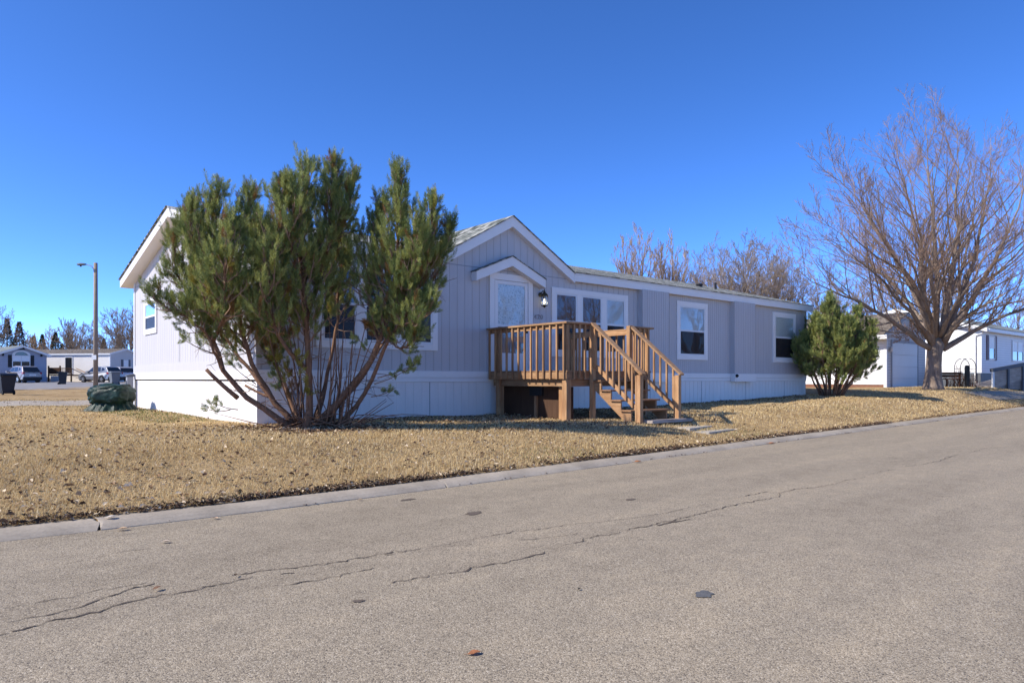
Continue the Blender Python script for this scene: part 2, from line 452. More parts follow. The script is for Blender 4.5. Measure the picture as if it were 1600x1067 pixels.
# rolled concrete kerb, poured in lengths that have cracked apart
def px_s(px, py, h):
    y = h * F / (py - HY); x = (px - 800) / F * y
    return road_sd(x, y)
joints = [float(px_s(a, b, 1.12)[0]) for a, b in ((165, 826), (690, 755), (985, 718), (1187, 694), (1338, 674))]
joints = [joints[0] - 6.2, joints[0] - 3.1] + joints
while joints[-1] < 120: joints.append(joints[-1] + 3.05)
prof = [(-.30, -.12), (-.262, .003), (-.245, .012), (-.20, .032), (-.15, .046), (-.09, .055), (-.03, .058), (.03, .056), (.03, -.15)]
mb = MB(); kr = random.Random(4)
for a, b in zip(joints[:-1], joints[1:]):
    st = np.linspace(a + .009 + kr.random() * .008, b - .010, 9); dz = kr.uniform(-.003, .004); dd = kr.uniform(-.005, .005)
    v = []
    for k, s in enumerate(st):
        c = float(kerb_c(s))
        for d, z in prof: v.append((s + (.02 * math.sin(d * 30) if k in (0, 8) else 0), d + c + dd, z + dz + .002 * math.sin(s * 3)))
    m_ = len(prof)
    f = [(k * m_ + j, k * m_ + m_ + j, k * m_ + m_ + j + 1, k * m_ + j + 1) for k in range(8) for j in range(m_ - 1)]
    f += [tuple(range(m_)), tuple(8 * m_ + j for j in range(m_ - 1, -1, -1))]
    mb.add(v, f)
road_ob('kerb', mb, M['concrete'])
mb = MB()   # earth that fills the joints
v = []
for s in np.arange(-12, 40, .5):
    c = float(kerb_c(s)); v += [(s, -.25 + c, -.012), (s, -.12 + c, .018), (s, .02 + c, .035)]
n = len(v) // 3
mb.add(v, [(3 * k + j, 3 * k + 3 + j, 3 * k + 4 + j, 3 * k + 1 + j) for k in range(n - 1) for j in (0, 1)])
road_ob('kerb_bed', mb, M['crack'])

# cracks and stains in the asphalt
def rp(px, py):
    s, d = px_s(px, py, CZ - .012); return float(s), float(d)
def zroad(d): return .03 - .03 * abs(d + 6) / (5.2 if d < -6 else 5.745) + .004
lines = [([(9, 972), (83, 957), (188, 926), (228, 913), (341, 898), (499, 880), (620, 862)], .013),
         ([(18, 987), (149, 957), (245, 935), (306, 924), (394, 903), (470, 893)], .015),
         ([(429, 915), (500, 904), (590, 886)], .010), ([(-80, 1000), (18, 987)], .012),
         ([(700, 896), (773, 879), (869, 859)], .014), ([(880, 851), (914, 842), (930, 838)], .012),
         ([(976, 831), (1049, 814), (1116, 797), (1200, 780)], .014), ([(1030, 822), (1080, 812)], .03),
         ([(1223, 769), (1279, 761)], .012), ([(1375, 738), (1455, 722), (1555, 699)], .012), ([(773, 834), (981, 811), (1071, 795)], .007),
         ([(1160, 775), (1200, 768)], .010), ([(600, 868), (700, 850), (760, 838), (800, 832)], .007),
         ([(590, 913), (640, 905), (700, 896)], .009), ([(930, 838), (976, 831)], .010), ([(1279, 761), (1330, 749), (1375, 738)], .007),
         ([(620, 862), (700, 851), (829, 842), (905, 833)], .008), ([(1200, 780), (1223, 769)], .008), ([(1071, 795), (1160, 776)], .006), ([(0, 950), (120, 930), (260, 905), (330, 895)], .006),
         ([(190, 835), (250, 826), (315, 818)], .008), ([(100, 880), (180, 862), (240, 855)], .006)]
mb = MB(); cr = random.Random(11)
for pts, wd in lines:
    P = np.array([rp(*p) for p in pts])
    L = np.concatenate([[0], np.cumsum(np.linalg.norm(np.diff(P, axis=0), axis=1))])
    u = np.arange(0, L[-1], .035)
    s = np.interp(u, L, P[:, 0]); d = np.interp(u, L, P[:, 1])
    wob = np.cumsum([cr.gauss(0, .012) for _ in u]); wob -= np.linspace(0, wob[-1], len(u))
    d = d + wob * .8 + [cr.gauss(0, .009) for _ in u]
    ph = cr.random() * 9
    run = []
    def flush(run):
        if len(run) < 3: return
        v = []
        for s_, d_, w_ in run: v += [(s_, d_ - w_ / 2, zroad(d_)), (s_, d_ + w_ / 2, zroad(d_))]
        mb.add(v, [(2 * k, 2 * k + 2, 2 * k + 3, 2 * k + 1) for k in range(len(run) - 1)])
    for k in range(len(u)):
        gate = math.sin(u[k] * 2.3 + ph) + .6 * math.sin(u[k] * 7.1 + 2 * ph) + cr.gauss(0, .25)
        if gate > -1.25: run.append((s[k], d[k], wd * (.35 + 1.1 * cr.random() ** 2)))
        else: flush(run); run = []
    flush(run)
road_ob('road_crack', mb, M['crack'])
def blot(px, py, rx, ry, m, seed):
    s0, d0 = rp(px, py); q = random.Random(seed); v = [(s0, d0, zroad(d0))]; ph = [q.random() * 6 for _ in range(3)]
    for k in range(28):
        a = k / 28 * 2 * math.pi; r = 1 + .18 * math.sin(2 * a + ph[0]) + .14 * math.sin(5 * a + ph[1]) + q.gauss(0, .05)
        dd = d0 + ry * r * math.sin(a); v.append((s0 + rx * r * math.cos(a), dd, zroad(dd)))
    b = MB(); b.add(v, [(0, k + 1, (k + 1) % 28 + 1) for k in range(28)]); road_ob('road_stain', b, m)
blot(1100, 931, .055, .05, M['stain'], 1); blot(740, 801, .09, .05, M['stain_brown'], 2); blot(637, 779, .07, .04, M['stain_brown'], 3)
blot(560, 940, .03, .02, M['stain_brown'], 5); blot(985, 780, .07, .03, M['stain_brown'], 6)

# far street and paths follow the ground
def patch(name, quad, m, nu=24, nv=6, lift=.02, kind='structure'):
    """sheet laid on the ground between four ground points (near-left, near-right, far-right, far-left)"""
    A, B, C, D = [np.array(hit(*p)) for p in quad]
    mb = MB(); v = []
    for i in range(nu + 1):
        for j in range(nv + 1):
            a, b = i / nu, j / nv
            p = (A * (1 - a) + B * a) * (1 - b) + (D * (1 - a) + C * a) * b
            v.append((p[0], p[1], float(gz(p[0], p[1])) + lift))
    mb.add(v, [(i * (nv + 1) + j, (i + 1) * (nv + 1) + j, (i + 1) * (nv + 1) + j + 1, i * (nv + 1) + j + 1) for i in range(nu) for j in range(nv)])
    return tag(mb.build(name, m), kind=kind)
patch('street', [(-260, 615), (215, 606), (215, 596.0), (-260, 601.5)], M['street'])
patch('path', [(-300, 641), (175, 632.5), (175, 625.5), (-300, 632)], M['concrete'])
patch('sidewalk', [(1560, 625.5), (1760, 622), (1760, 613), (1500, 613.5)], M['concrete'])
# ------------------------------------------------------------------ the grey home
def H(z): return CZ + z                      # heights below are relative to the eye
HB = .30
home = empty('manufactured_home', (AX, AY, HB), HROT, 'long low grey home with white trim, white skirting and a gabled entry', 'house')
OFF = (0, 0, HB)
LEN, DEP = 19.8, 9.8
GX, GH, GT, GB = 5.84, 2.0, 3.75, 2.63       # entry gable: centre, half width, peak, foot
E0, E1, RG, EB = 2.43, 2.65, 3.95, 2.85      # eave underside, eave top, ridge, back eave
RYL = 4.9
def zroof_front(y): return E1 + (RG - E1) * (y + .15) / (RYL + .15)
def zroof_back(y): return RG + (EB - RG) * (y - RYL) / (DEP + .4 - RYL)

def sheet(name, quads, m, parent, off=OFF, thick=.02):
    """shingle sheets: quads given as eave-left, eave-right, ridge-right, ridge-left, with real-size UVs"""
    me = bpy.data.meshes.new(name); bm = bmesh.new(); uvl = bm.loops.layers.uv.new('UVMap')
    for q in quads:
        q = [Vector(p) - Vector(off) for p in q]
        ex = (q[1] - q[0]).normalized(); nrm = ex.cross(q[3] - q[0]).normalized(); ey = nrm.cross(ex)
        if nrm.z < 0: nrm = -nrm
        top = [bm.verts.new(p) for p in q]; bot = [bm.verts.new(p - nrm * thick) for p in q]
        fs = [bm.faces.new(top), bm.faces.new(bot[::-1])] + [bm.faces.new((top[i], bot[i], bot[(i + 1) % 4], top[(i + 1) % 4])) for i in range(4)]
        for f in fs:
            for l in f.loops:
                d = l.vert.co - q[0]; l[uvl].uv = (d.dot(ex) + 3.1, d.dot(ey) + .07)
    bm.normal_update(); bm.to_mesh(me); bm.free(); me.materials.append(m)
    o = bpy.data.objects.new(name, me); COL.objects.link(o); o.parent = parent
    return o

def grooved(mb, a0, a1, zb, top, pitch, place, g=.011, depth=.007, base=0.0, start=0.0):
    """board-and-groove sheet between a0 and a1; place(a, out, z) -> point"""
    edges = [a0]; a = a0 + start
    while a < a1 - .02:
        if a > a0 + .02: edges.append(a)
        a += pitch
    edges.append(a1)
    for l, r in zip(edges[:-1], edges[1:]):
        l2, r2 = l + g / 2, r - g / 2
        tl, tr_ = top(l2), top(r2); zf = zb
        mids = [l2] + ([GX] if (l2 < GX < r2) else []) + [r2]
        v = [place(m, base, zf) for m in mids] + [place(m, base, top(m)) for m in mids[::-1]]
        mb.add(v, [tuple(range(len(v)))])
        v = [place(r2, base, zb), place(r2, base - depth, zb), place(r2, base - depth, tr_), place(r2, base, tr_),
             place(r + g / 2, base, zb), place(r + g / 2, base - depth, zb), place(r + g / 2, base - depth, top(r + g / 2)), place(r + g / 2, base, top(r + g / 2))]
        mb.add(v, [(0, 1, 2, 3), (1, 5, 6, 2), (4, 7, 6, 5)])
def front(a, o, z): return (a, -o, z)
def endw(a, o, z): return (-o, a, z)
def top_front(x):
    t = E0 + .04
    if abs(x - GX) < GH: t = max(t, GT - .20 - (GT - GB) / GH * abs(x - GX))
    return H(t)
def top_end(y):
    return H((zroof_front(y) if y < RYL else zroof_back(y)) - .14)
ZS = .168                                    # underside of the siding
mb = MB(OFF)
grooved(mb, 0, 10.43, H(ZS - .01), top_front, .2032, front, start=.09)
grooved(mb, 10.43, LEN, H(ZS - .01), top_front, .1016, front, g=.009, depth=.006)
mb.build('front_wall', M['siding'], home)
mb = MB(OFF); grooved(mb, 0, DEP, H(.36), top_end, .2032, endw, g=.012, start=.1)
mb.box(-.018, .02, .0, DEP, H(ZS), H(.365))                        # plain board under the grooves
mb.build('end_wall', M['siding'], home)
mb = MB(OFF)
mb.add([(0, DEP, H(-1.2)), (LEN, DEP, H(-1.2)), (LEN, DEP, H(EB)), (0, DEP, H(EB))], [(0, 1, 2, 3)])
mb.add([(LEN, 0, H(-1.2)), (LEN, 0, H(E0)), (LEN, RYL, H(RG - .15)), (LEN, DEP, H(EB - .1)), (LEN, DEP, H(-1.2))], [(0, 1, 2, 3, 4)])
mb.build('rear_wall', M['siding'], home)
# joint strip where the gable sheet laps the wall sheet
mb = MB(OFF); mb.box(3.62, 8.2, -.006, .01, H(2.484), H(2.502)); mb.build('siding_joint', M['grey_paint'], home)
mb = MB(OFF); mb.box(-.006, .01, .3, DEP - .06, H(2.60), H(2.622)); mb.box(-.005, .008, 5.06, 5.076, H(.4), H(2.6)); mb.build('siding_joint', M['grey_paint'], home)
# bump-outs
for x0, x1 in ((10.43, 11.60), (14.93, 16.13)):
    mb = MB(OFF)
    grooved(mb, x0, x1, H(ZS), lambda x: H(E0 + .02), .1016, front, g=.009, depth=.006, base=.17)
    mb.box(x0, x0 + .02, -.165, 0, H(ZS), H(E0 + .02)); mb.box(x1 - .02, x1, -.165, 0, H(ZS), H(E0 + .02))
    mb.build('bump_out', M['siding'], home)
    mb = MB(OFF); mb.box(x0 - .012, x1 + .012, -.20, -.032, H(-.085), H(ZS - .002)); mb.build('band_board', M['trim'], home, bevel=.004)
# white band and skirting
mb = MB(OFF)
mb.box(-.03, LEN + .01, -.032, 0, H(.03), H(ZS)); mb.build('band_board', M['trim'], home, bevel=.004)
mb = MB(OFF)
mb.box(-.02, LEN + .01, -.022, 0, H(-.065), H(.0275)); mb.build('band_board', M['trim'], home, bevel=.004)
mb = MB(OFF)
mb.box(-.034, 0, .001, DEP, H(-.012), H(ZS - .003)); mb.build('band_board', M['trim'], home, bevel=.004)
mb = MB(OFF)
grooved(mb, 0, LEN, H(-1.3), lambda x: H(-.066), .2032, front, g=.009, depth=.005, base=-.004)
grooved(mb, 0, DEP, H(-1.3), lambda x: H(-.045), .2032, endw, g=.009, depth=.005, base=-.004)
mb.build('skirting', M['skirt'], home)
for k in range(0, 8):
    mb = MB(OFF); mb.box(2.44 * k + 1.2, 2.44 * k + 1.212, -.0035, .0, H(-1.2), H(-.066)); mb.build('skirting_joint', M['grey_paint'], home)
# corner boards
mb = MB(OFF); mb.box(-.026, .0, DEP - .1, DEP + .02, H(-1.2), H(EB - .1)); mb.build('corner_board', M['white'], home, bevel=.003)
mb = MB(OFF); mb.box(LEN - .005, LEN + .025, -.025, .1, H(ZS), H(E0 + .03)); mb.build('corner_board', M['siding'], home, bevel=.003)
mb = MB(OFF); mb.box(-.017, .06, -.016, -.0005, H(ZS), H(E0 + .03)); mb.build('corner_board', M['siding'], home, bevel=.003)

# roof: white slab (fascia and soffit) with shingles on top
roof = sheet('roof', [
    [(-.34, -.19, H(zroof_front(-.19) + .024)), (GX - GH, -.19, H(zroof_front(-.19) + .024)), (GX - GH, RYL, H(RG + .024)), (-.34, RYL, H(RG + .024))],
    [(GX - GH, .06, H(zroof_front(.06) + .024)), (GX + GH, .06, H(zroof_front(.06) + .024)), (GX + GH, RYL, H(RG + .024)), (GX - GH, RYL, H(RG + .024))],
    [(GX + GH, -.19, H(zroof_front(-.19) + .024)), (LEN + .28, -.19, H(zroof_front(-.19) + .024)), (LEN + .28, RYL, H(RG + .024)), (GX + GH, RYL, H(RG + .024))],
    [(LEN + .28, DEP + .44, H(EB + .02)), (-.34, DEP + .44, H(EB + .02)), (-.34, RYL, H(RG + .0245)), (LEN + .28, RYL, H(RG + .0245))]], M['shingle'], home)
sl_ = (GT - GB) / GH
sheet('gable_roof', [
    [(GX - GH - .03, -.17, H(GB - .03 * sl_ + .024)), (GX - GH - .03, RYL, H(GB - .03 * sl_ + .024)), (GX, RYL, H(GT + .024)), (GX, -.17, H(GT + .024))],
    [(GX + GH + .03, RYL, H(GB - .03 * sl_ + .024)), (GX + GH + .03, -.17, H(GB - .03 * sl_ + .024)), (GX, -.17, H(GT + .0245)), (GX, RYL, H(GT + .0245))]], M['shingle'], home)
mb = MB(OFF)
def slab(x0, x1, y0):
    b = zroof_front(y0)
    mb.prism([(y0, H(b - .22)), (y0, H(b)), (RYL, H(RG)), (DEP + .4, H(EB)), (DEP + .4, H(EB - .22)), (RYL, H(RG - .22))], x0, x1, 'x')
slab(-.3, GX - GH, -.15); slab(GX - GH, GX + GH, .05); slab(GX + GH, LEN + .25, -.15)
mb.build('eave', M['trim'], home)
mb = MB(OFF)
mb.prism([(GX - GH - .02, H(GB - .24)), (GX - GH - .02, H(GB - .01)), (GX, H(GT)), (GX + GH + .02, H(GB - .01)), (GX + GH + .02, H(GB - .24)), (GX, H(GT - .24))], -.14, .9, 'y')
mb.build('gable_eave', M['trim'], home)
# thin drip edge under the shingles
mb = MB(OFF)
for a, b in ((-.31, GX - GH), (GX + GH, LEN + .26)): mb.box(a, b, -.162, -.1505, H(E1 - .045), H(E1 + .004))
mb.build('drip_edge', M['white'], home)
# roof vents
mb = MB(OFF); mb.tube([(17.0, 1.9, H(zroof_front(1.9) - .05)), (17.0, 1.9, H(zroof_front(1.9) + .26))], .04, 10); mb.build('vent_pipe', M['dark'], roof)
mb = MB(OFF); mb.lathe([(.11, H(zroof_front(2.3) - .06)), (.11, H(zroof_front(2.3) + .07)), (.14, H(zroof_front(2.3) + .08)), (.10, H(zroof_front(2.3) + .13)), (.02, H(zroof_front(2.3) + .14))], (16.6, 2.3, 0), 14); mb.build('roof_vent', M['dark'], roof)

# hood over the door
hx, hh, ht, hb = 5.775, 1.035, 2.81, 2.375
mb = MB(OFF); mb.prism([(hx - hh, H(hb - .21)), (hx - hh, H(hb)), (hx, H(ht)), (hx + hh, H(hb)), (hx + hh, H(hb - .21)), (hx, H(ht - .22))], -.2, -.002, 'y')
hood = mb.build('door_hood', M['trim'], home, bevel=.004)
k_ = (ht - hb) / hh
sheet('hood_roof', [
    [(hx - hh - .02, -.225, H(hb - .02 * k_ + .02)), (hx - hh - .02, -.001, H(hb - .02 * k_ + .02)), (hx, -.001, H(ht + .02)), (hx, -.225, H(ht + .02))],
    [(hx + hh + .02, -.001, H(hb - .02 * k_ + .02)), (hx + hh + .02, -.225, H(hb - .02 * k_ + .02)), (hx, -.225, H(ht + .0205)), (hx, -.001, H(ht + .0205))]], M['shingle'], hood)

# windows: trim > vinyl frame, glass, blind
def slats(mb, a0, a1, z0, z1, place, o0, o1, pitch=.026):
    z = z0
    while z < z1 - .004:
        zz = min(z + pitch, z1)
        mb.add([place(a0, o1, z), place(a1, o1, z), place(a1, o0, zz), place(a0, o0, zz)], [(0, 1, 2, 3)])
        z += pitch
def make_window(a0, a1, z0, z1, place, lites, rail, kinds, tw=.13):
    """kinds: per lite (upper, lower): 'blind', 'dark' or 'open'"""
    def bx(mb, p0, p1, q0, q1, o0, o1):
        c = [place(a, o, z) for z in (q0, q1) for o in (o0, o1) for a in (p0, p1)]
        mb.add(c, [(0, 2, 3, 1), (4, 5, 7, 6), (0, 1, 5, 4), (2, 6, 7, 3), (0, 4, 6, 2), (1, 3, 7, 5)])
    t = MB(OFF)
    bx(t, a0, a0 + tw, z0, z1, -.001, .034); bx(t, a1 - tw, a1, z0, z1, -.001, .034)
    bx(t, a0 + tw, a1 - tw, z1 - tw, z1, -.001, .034); bx(t, a0 + tw, a1 - tw, z0, z0 + tw, -.001, .034)
    ia, ib, ja, jb = a0 + tw, a1 - tw, z0 + tw, z1 - tw
    mw = .17 if lites > 1 else 0
    lw = (ib - ia - mw * (lites - 1)) / lites
    for k in range(1, lites): bx(t, ia + k * lw + (k - 1) * mw, ia + k * (lw + mw), ja, jb, -.001, .031)
    win = t.build('window', M['trim'], home, bevel=.003)
    fr, gl, back, scr = MB(OFF), MB(OFF), MB(OFF), MB(OFF)
    for k in range(lites):
        p0 = ia + k * (lw + mw); p1 = p0 + lw
        fw = .045
        zr = ja + (jb - ja) * rail
        bx(fr, p0, p0 + fw, ja, jb, .001, .027); bx(fr, p1 - fw, p1, ja, jb, .001, .027)
        bx(fr, p0 + fw, p1 - fw, jb - fw, jb, .001, .027); bx(fr, p0 + fw, p1 - fw, ja, ja + fw, .001, .027)
        bx(fr, p0 + fw, p1 - fw, zr - .025, zr + .025, .001, .025)
        c0, c1 = p0 + fw, p1 - fw
        gl.add([place(c0, .019, zr + .025), place(c1, .019, zr + .025), place(c1, .019, jb - fw), place(c0, .019, jb - fw)], [(0, 1, 2, 3)])
        gl.add([place(c0, .016, ja + fw), place(c1, .016, ja + fw), place(c1, .016, zr - .025), place(c0, .016, zr - .025)], [(0, 1, 2, 3)])
        back.add([place(c0, .0025, ja + fw), place(c1, .0025, ja + fw), place(c1, .0025, jb - fw), place(c0, .0025, jb - fw)], [(0, 1, 2, 3)])  # flat dark sheet in place of the room's shade
        scr.add([place(c0, .0215, ja + fw), place(c1, .0215, ja + fw), place(c1, .0215, zr - .0255), place(c0, .0215, zr - .0255)], [(0, 1, 2, 3)])
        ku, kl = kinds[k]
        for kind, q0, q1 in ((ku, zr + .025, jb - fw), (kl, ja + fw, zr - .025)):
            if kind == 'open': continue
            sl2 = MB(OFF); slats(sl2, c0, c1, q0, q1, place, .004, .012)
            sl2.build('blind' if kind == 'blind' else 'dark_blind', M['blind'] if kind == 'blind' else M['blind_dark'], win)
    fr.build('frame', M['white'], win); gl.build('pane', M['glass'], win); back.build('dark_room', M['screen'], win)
    scr.build('insect_screen', M['mesh_screen'], win)
    return win
W0, W1 = H(.57), H(2.27)
make_window(1.10, 3.83, H(.60), H(2.26), front, 3, .52, [('dark', 'dark'), ('dark', 'dark'), ('blind', 'blind')])
make_window(7.17, 10.0, W0 - .02, W1 - .02, front, 3, .52, [('dark', 'dark'), ('dark', 'dark'), ('blind', 'dark')])
make_window(12.16, 13.68, W0, W1 + .01, front, 1, .5, [('blind', 'dark')])
make_window(17.5, 19.04, W0, W1 + .02, front, 1, .5, [('blind', 'open')])
make_window(7.16, 8.5, H(1.19), H(2.12), endw, 1, .5, [('blind', 'open')], tw=.10)

# door: casing > storm door frame, lace behind the upper glass, lower glass, kick plate
mb = MB(OFF)
d0, d1, dz, dt = 5.24, 6.54, H(.17), H(2.42)
mb.box(d0, d0 + .14, -.036, .001, dz, dt - .15); mb.box(d1 - .14, d1, -.036, .001, dz, dt - .15); mb.box(d0, d1, -.036, .001, dt - .1501, dt)
door = mb.build('door', M['trim'], home, bevel=.004)
mb = MB(OFF)
p0, p1, q0, q1 = d0 + .152, d1 - .152, dz + .02, dt - .16
for a, b, c, d in ((p0, p0 + .09, q0, q1), (p1 - .09, p1, q0, q1), (p0 + .09, p1 - .09, q1 - .08, q1), (p0 + .09, p1 - .09, H(1.20), H(1.255)), (p0 + .09, p1 - .09, q0, H(.60))):
    mb.box(a, b, -.026, .001, c, d)
mb.build('storm_door', M['trim'], door, bevel=.003)
mb = MB(OFF); mb.box(p0 + .09, p1 - .09, -.007, -.004, H(1.255), q1 - .08); mb.box(p0 + .13, p1 - .22, -.0095, -.0071, H(1.99), H(2.005)); mb.build('lace_curtain', M['lace'], door)
mb = MB(OFF); mb.box(p0 + .09, p1 - .09, -.006, -.003, H(.60), H(1.20)); mb.build('lower_panel', M['grey_paint'], door)
mb = MB(OFF)
mb.add([(p0 + .09, -.016, H(.60)), (p1 - .09, -.016, H(.60)), (p1 - .09, -.016, H(1.2)), (p0 + .09, -.016, H(1.2))], [(0, 1, 2, 3)])
mb.add([(p0 + .09, -.016, H(1.255)), (p1 - .09, -.016, H(1.255)), (p1 - .09, -.016, q1 - .08), (p0 + .09, -.016, q1 - .08)], [(0, 1, 2, 3)])
mb.build('pane', M['glass'], door)
mb = MB(OFF); mb.box(p1 - .075, p1 - .02, -.045, -.0262, H(1.08), H(1.25)); mb.tube([(p1 - .05, -.045, H(1.19)), (p1 - .05, -.075, H(1.19)), (p1 - .14, -.08, H(1.185))], .011, 8); mb.build('handle', M['brass'], door, smooth=True)

# lit carriage lamp beside the door
lx, lz = 6.80, H(1.86)
mb = MB(OFF)
mb.lathe([(.055, -.002), (.055, -.018), (.03, -.03)], (lx, 0, lz + .17), 14, 'y')
mb.tube([(lx, -.02, lz + .17), (lx, -.06, lz + .22), (lx, -.11, lz + .25), (lx, -.15, lz + .24), (lx, -.16, lz + .19)], .012, 8)
mb.lathe([(.015, lz + .29), (.008, lz + .26), (.03, lz + .22), (.035, lz + .20), (.075, lz + .17), (.095, lz + .13), (.09, lz + .12)], (lx, -.16, 0), 12)
mb.lathe([(.07, lz - .115), (.085, lz - .10), (.03, lz - .13), (.012, lz - .16)], (lx, -.16, 0), 12)
for k in range(6):
    a = k * math.pi / 3; c, s = math.cos(a), math.sin(a)
    mb.tube([(lx + .088 * c, -.16 + .088 * s, lz + .12), (lx + .078 * c, -.16 + .078 * s, lz - .11)], .006, 5)
lamp = mb.build('wall_lamp', M['brass'], home, smooth=False)
mb = MB(OFF); mb.lathe([(.078, lz - .105), (.086, lz + .12)], (lx, -.16, 0), 6); mb.build('glass_shade', M['glass'], lamp)
mb = MB(OFF); mb.lathe([(.012, lz + .06), (.014, lz + .03), (.03, lz - .01), (.033, lz - .035), (.02, lz - .06), (.004, lz - .07)], (lx, -.16, 0), 12); mb.build('bulb', M['bulb'], lamp, smooth=True)
# house number, painted the colour of the wall
fc = bpy.data.curves.new('house_number', 'FONT'); fc.body = '420'; fc.size = .16; fc.extrude = .007; fc.align_x = 'CENTER'; fc.space_character = 1.25
fc.materials.append(M['grey_paint'])
ft = bpy.data.objects.new('digits', fc); COL.objects.link(ft)
fm = bpy.data.meshes.new_from_object(ft.evaluated_get(bpy.context.evaluated_depsgraph_get())); bpy.data.objects.remove(ft)
fm.materials.clear(); fm.materials.append(M['number_grey'])
fo = bpy.data.objects.new('house_number', fm); COL.objects.link(fo); fo.parent = home
fo.location = (6.75, -.009, H(1.44) - HB); fo.rotation_euler = (R(90), 0, 0)
# hose tap under the bump-out
mb = MB(OFF); mb.lathe([(.05, -.205), (.055, -.24), (.03, -.27), (.012, -.29)], (14.97, 0, H(.10)), 12, 'y'); mb.build('hose_tap', M['dark'], home, smooth=True)
mb = MB(OFF); mb.box(.62, .86, -.03, -.023, H(-.42), H(-.25)); mb.build('skirting_vent', M['grey_paint'], home)

# ------------------------------------------------------------------ wooden deck with stairs
DX0, DX1, DY = 5.2, 7.8, -2.54
dcx, dcy = loc2w(6.5, -1.27)
deck = empty('wooden_deck', (dcx, dcy, .33), HROT, 'brown stained wooden entry deck with railing and steps below the front door', 'deck')
DO = (6.5, -1.27, .33)
SX0, SX1, NY = 5.9, 7.04, DY - 1.30
zf, zr_ = .17, 1.14
def gl_(x, y):
    a, b = loc2w(x, y); return float(gz(a, b))
def wbox(name, m, *b, bevel=.004):
    q = MB(DO); q.box(*b); return q.build(name, m, deck, bevel=bevel)
mb = MB(DO)
y = DY - .02
while y < -.05:
    mb.box(DX0 - .0, DX1 + .0, y, min(y + .137, -.045), H(zf - .036), H(zf)); y += .143
mb.build('deck_floor', M['deck_x'], deck, bevel=.003)
wbox('rim_joist', M['deck_y'], DX0 - .003, DX0 + .035, DY, -.04, H(-.0), H(zf - .038))
wbox('rim_joist', M['deck_y'], DX1 - .035, DX1 + .003, DY, -.04, H(-.0), H(zf - .038))
wbox('rim_joist', M['deck_x'], DX0 + .036, DX1 - .036, DY, DY + .038, H(-.0), H(zf - .038))
wbox('beam', M['deck_y'], DX0 + .09, DX0 + .13, DY + .1, -.1, H(-.15), H(-.002))
wbox('beam', M['deck_y'], DX1 - .13, DX1 - .09, DY + .1, -.1, H(-.15), H(-.002))
wbox('beam', M['deck_x'], DX0 + .14, DX1 - .14, DY + .07, DY + .11, H(-.15), H(-.002))
def post(x, y, z1, w=.09, z0=None, m='deck'):
    wbox('post', M[m], x - w / 2, x + w / 2, y - w / 2, y + w / 2, gl_(x, y) - .1 if z0 is None else z0, H(z1))
post(DX0 + .10, DY + .10, -.003, .13)                      # stout leg under the front corner
post(DX0 + .10, -.32, -.003, .13)
post(DX0 + .22, DY + .35, -.003, .10)
post(DX1 - .08, DY + .08, -.003, .09)
for x, y in ((DX0 + .055, DY + .055), (DX0 + .05, -.35), (DX1 - .05, DY + .055), (DX1 - .05, -.1)):
    post(x, y, zr_ - .042, .088, H(zf + .001))
post(SX0, DY - .047, zr_ - .042, .09); post(SX1, DY - .047, zr_ - .002, .09, H(-.22))
# flat cap rails and the boards under them
wbox('top_rail', M['deck_y'], DX0 - .06, DX0 + .085, DY - .06, -.03, H(zr_ - .04), H(zr_))
wbox('top_rail', M['deck_x'], DX0 + .086, SX0 + .05, DY - .06, DY + .085, H(zr_ - .041), H(zr_ - .001))
wbox('top_rail', M['deck_x'], SX1 + .048, DX1 - .086, DY - .06, DY + .085, H(zr_ - .041), H(zr_ - .001))
wbox('top_rail', M['deck_y'], DX1 - .085, DX1 + .06, DY - .06, -.03, H(zr_ - .04), H(zr_))
wbox('sub_rail', M['deck_y'], DX0 - .0, DX0 + .0085, DY + .1, -.03, H(zr_ - .13), H(zr_ - .0415))
wbox('sub_rail', M['deck_x'], DX0 + .1, SX0 - .05, DY - .0, DY + .008, H(zr_ - .13), H(zr_ - .0425))
wbox('sub_rail', M['deck_x'], SX1 + .05, DX1 - .1, DY - .0, DY + .008, H(zr_ - .13), H(zr_ - .0425))
wbox('sub_rail', M['deck_y'], DX1 - .1, DX1 - .062, DY + .1, -.03, H(zr_ - .14), H(zr_ - .0415))
br_ = random.Random(3)
def baluster(x, y, z0=-.005, z1=None):
    j = br_.uniform(-.006, .006)
    wbox('baluster', M['deck'], x - .019 + j, x + .019 + j, y - .019, y + .019, H(z0 + br_.uniform(-.008, .008)), H(zr_ - .043 if z1 is None else z1), bevel=.003)
n = 13
for k in range(n): baluster(DX0 - .0235, DY + .05 + k * (2.38 / (n - 1)))
for x in (5.38, 5.54, 5.70): baluster(x, DY - .0235)
for x in (7.22, 7.38, 7.54, 7.70): baluster(x, DY - .0235)
for k in range(11): baluster(DX1 + .0235, DY + .12 + k * .22)
# steps
nst = 5; rise = (zf - (-.80)) / nst; run = 1.30 / nst
for sx in (SX0 + .01, SX1 - .05):
    pts = [(DY - .01, H(zf - rise - .03))]
    for k in range(nst - 1):
        y0 = DY - .01 - run * k; z0 = H(zf - rise * (k + 1) - .03)
        pts += [(y0 - run, z0), (y0 - run, z0 - rise)]
    pts += [(NY + .02, H(-.92)), (NY + .30, H(-.92)), (DY - .01, H(-.16))]
    q = MB(DO); q.prism(pts, sx, sx + .04, 'x'); q.build('stringer', M['deck_y'], deck, bevel=.003)
for k in range(nst - 1):
    z = H(zf - rise * (k + 1)); y0 = DY - .01 - run * k
    wbox('tread', M['deck_x'], SX0 - .03, SX1 + .06, y0 - run - .03, y0 - .012, z - .03, z)
wbox('tread', M['grey_wood'], SX0 + .10, SX1 + .22, NY - .20, NY + .06, H(-.845), H(-.79))
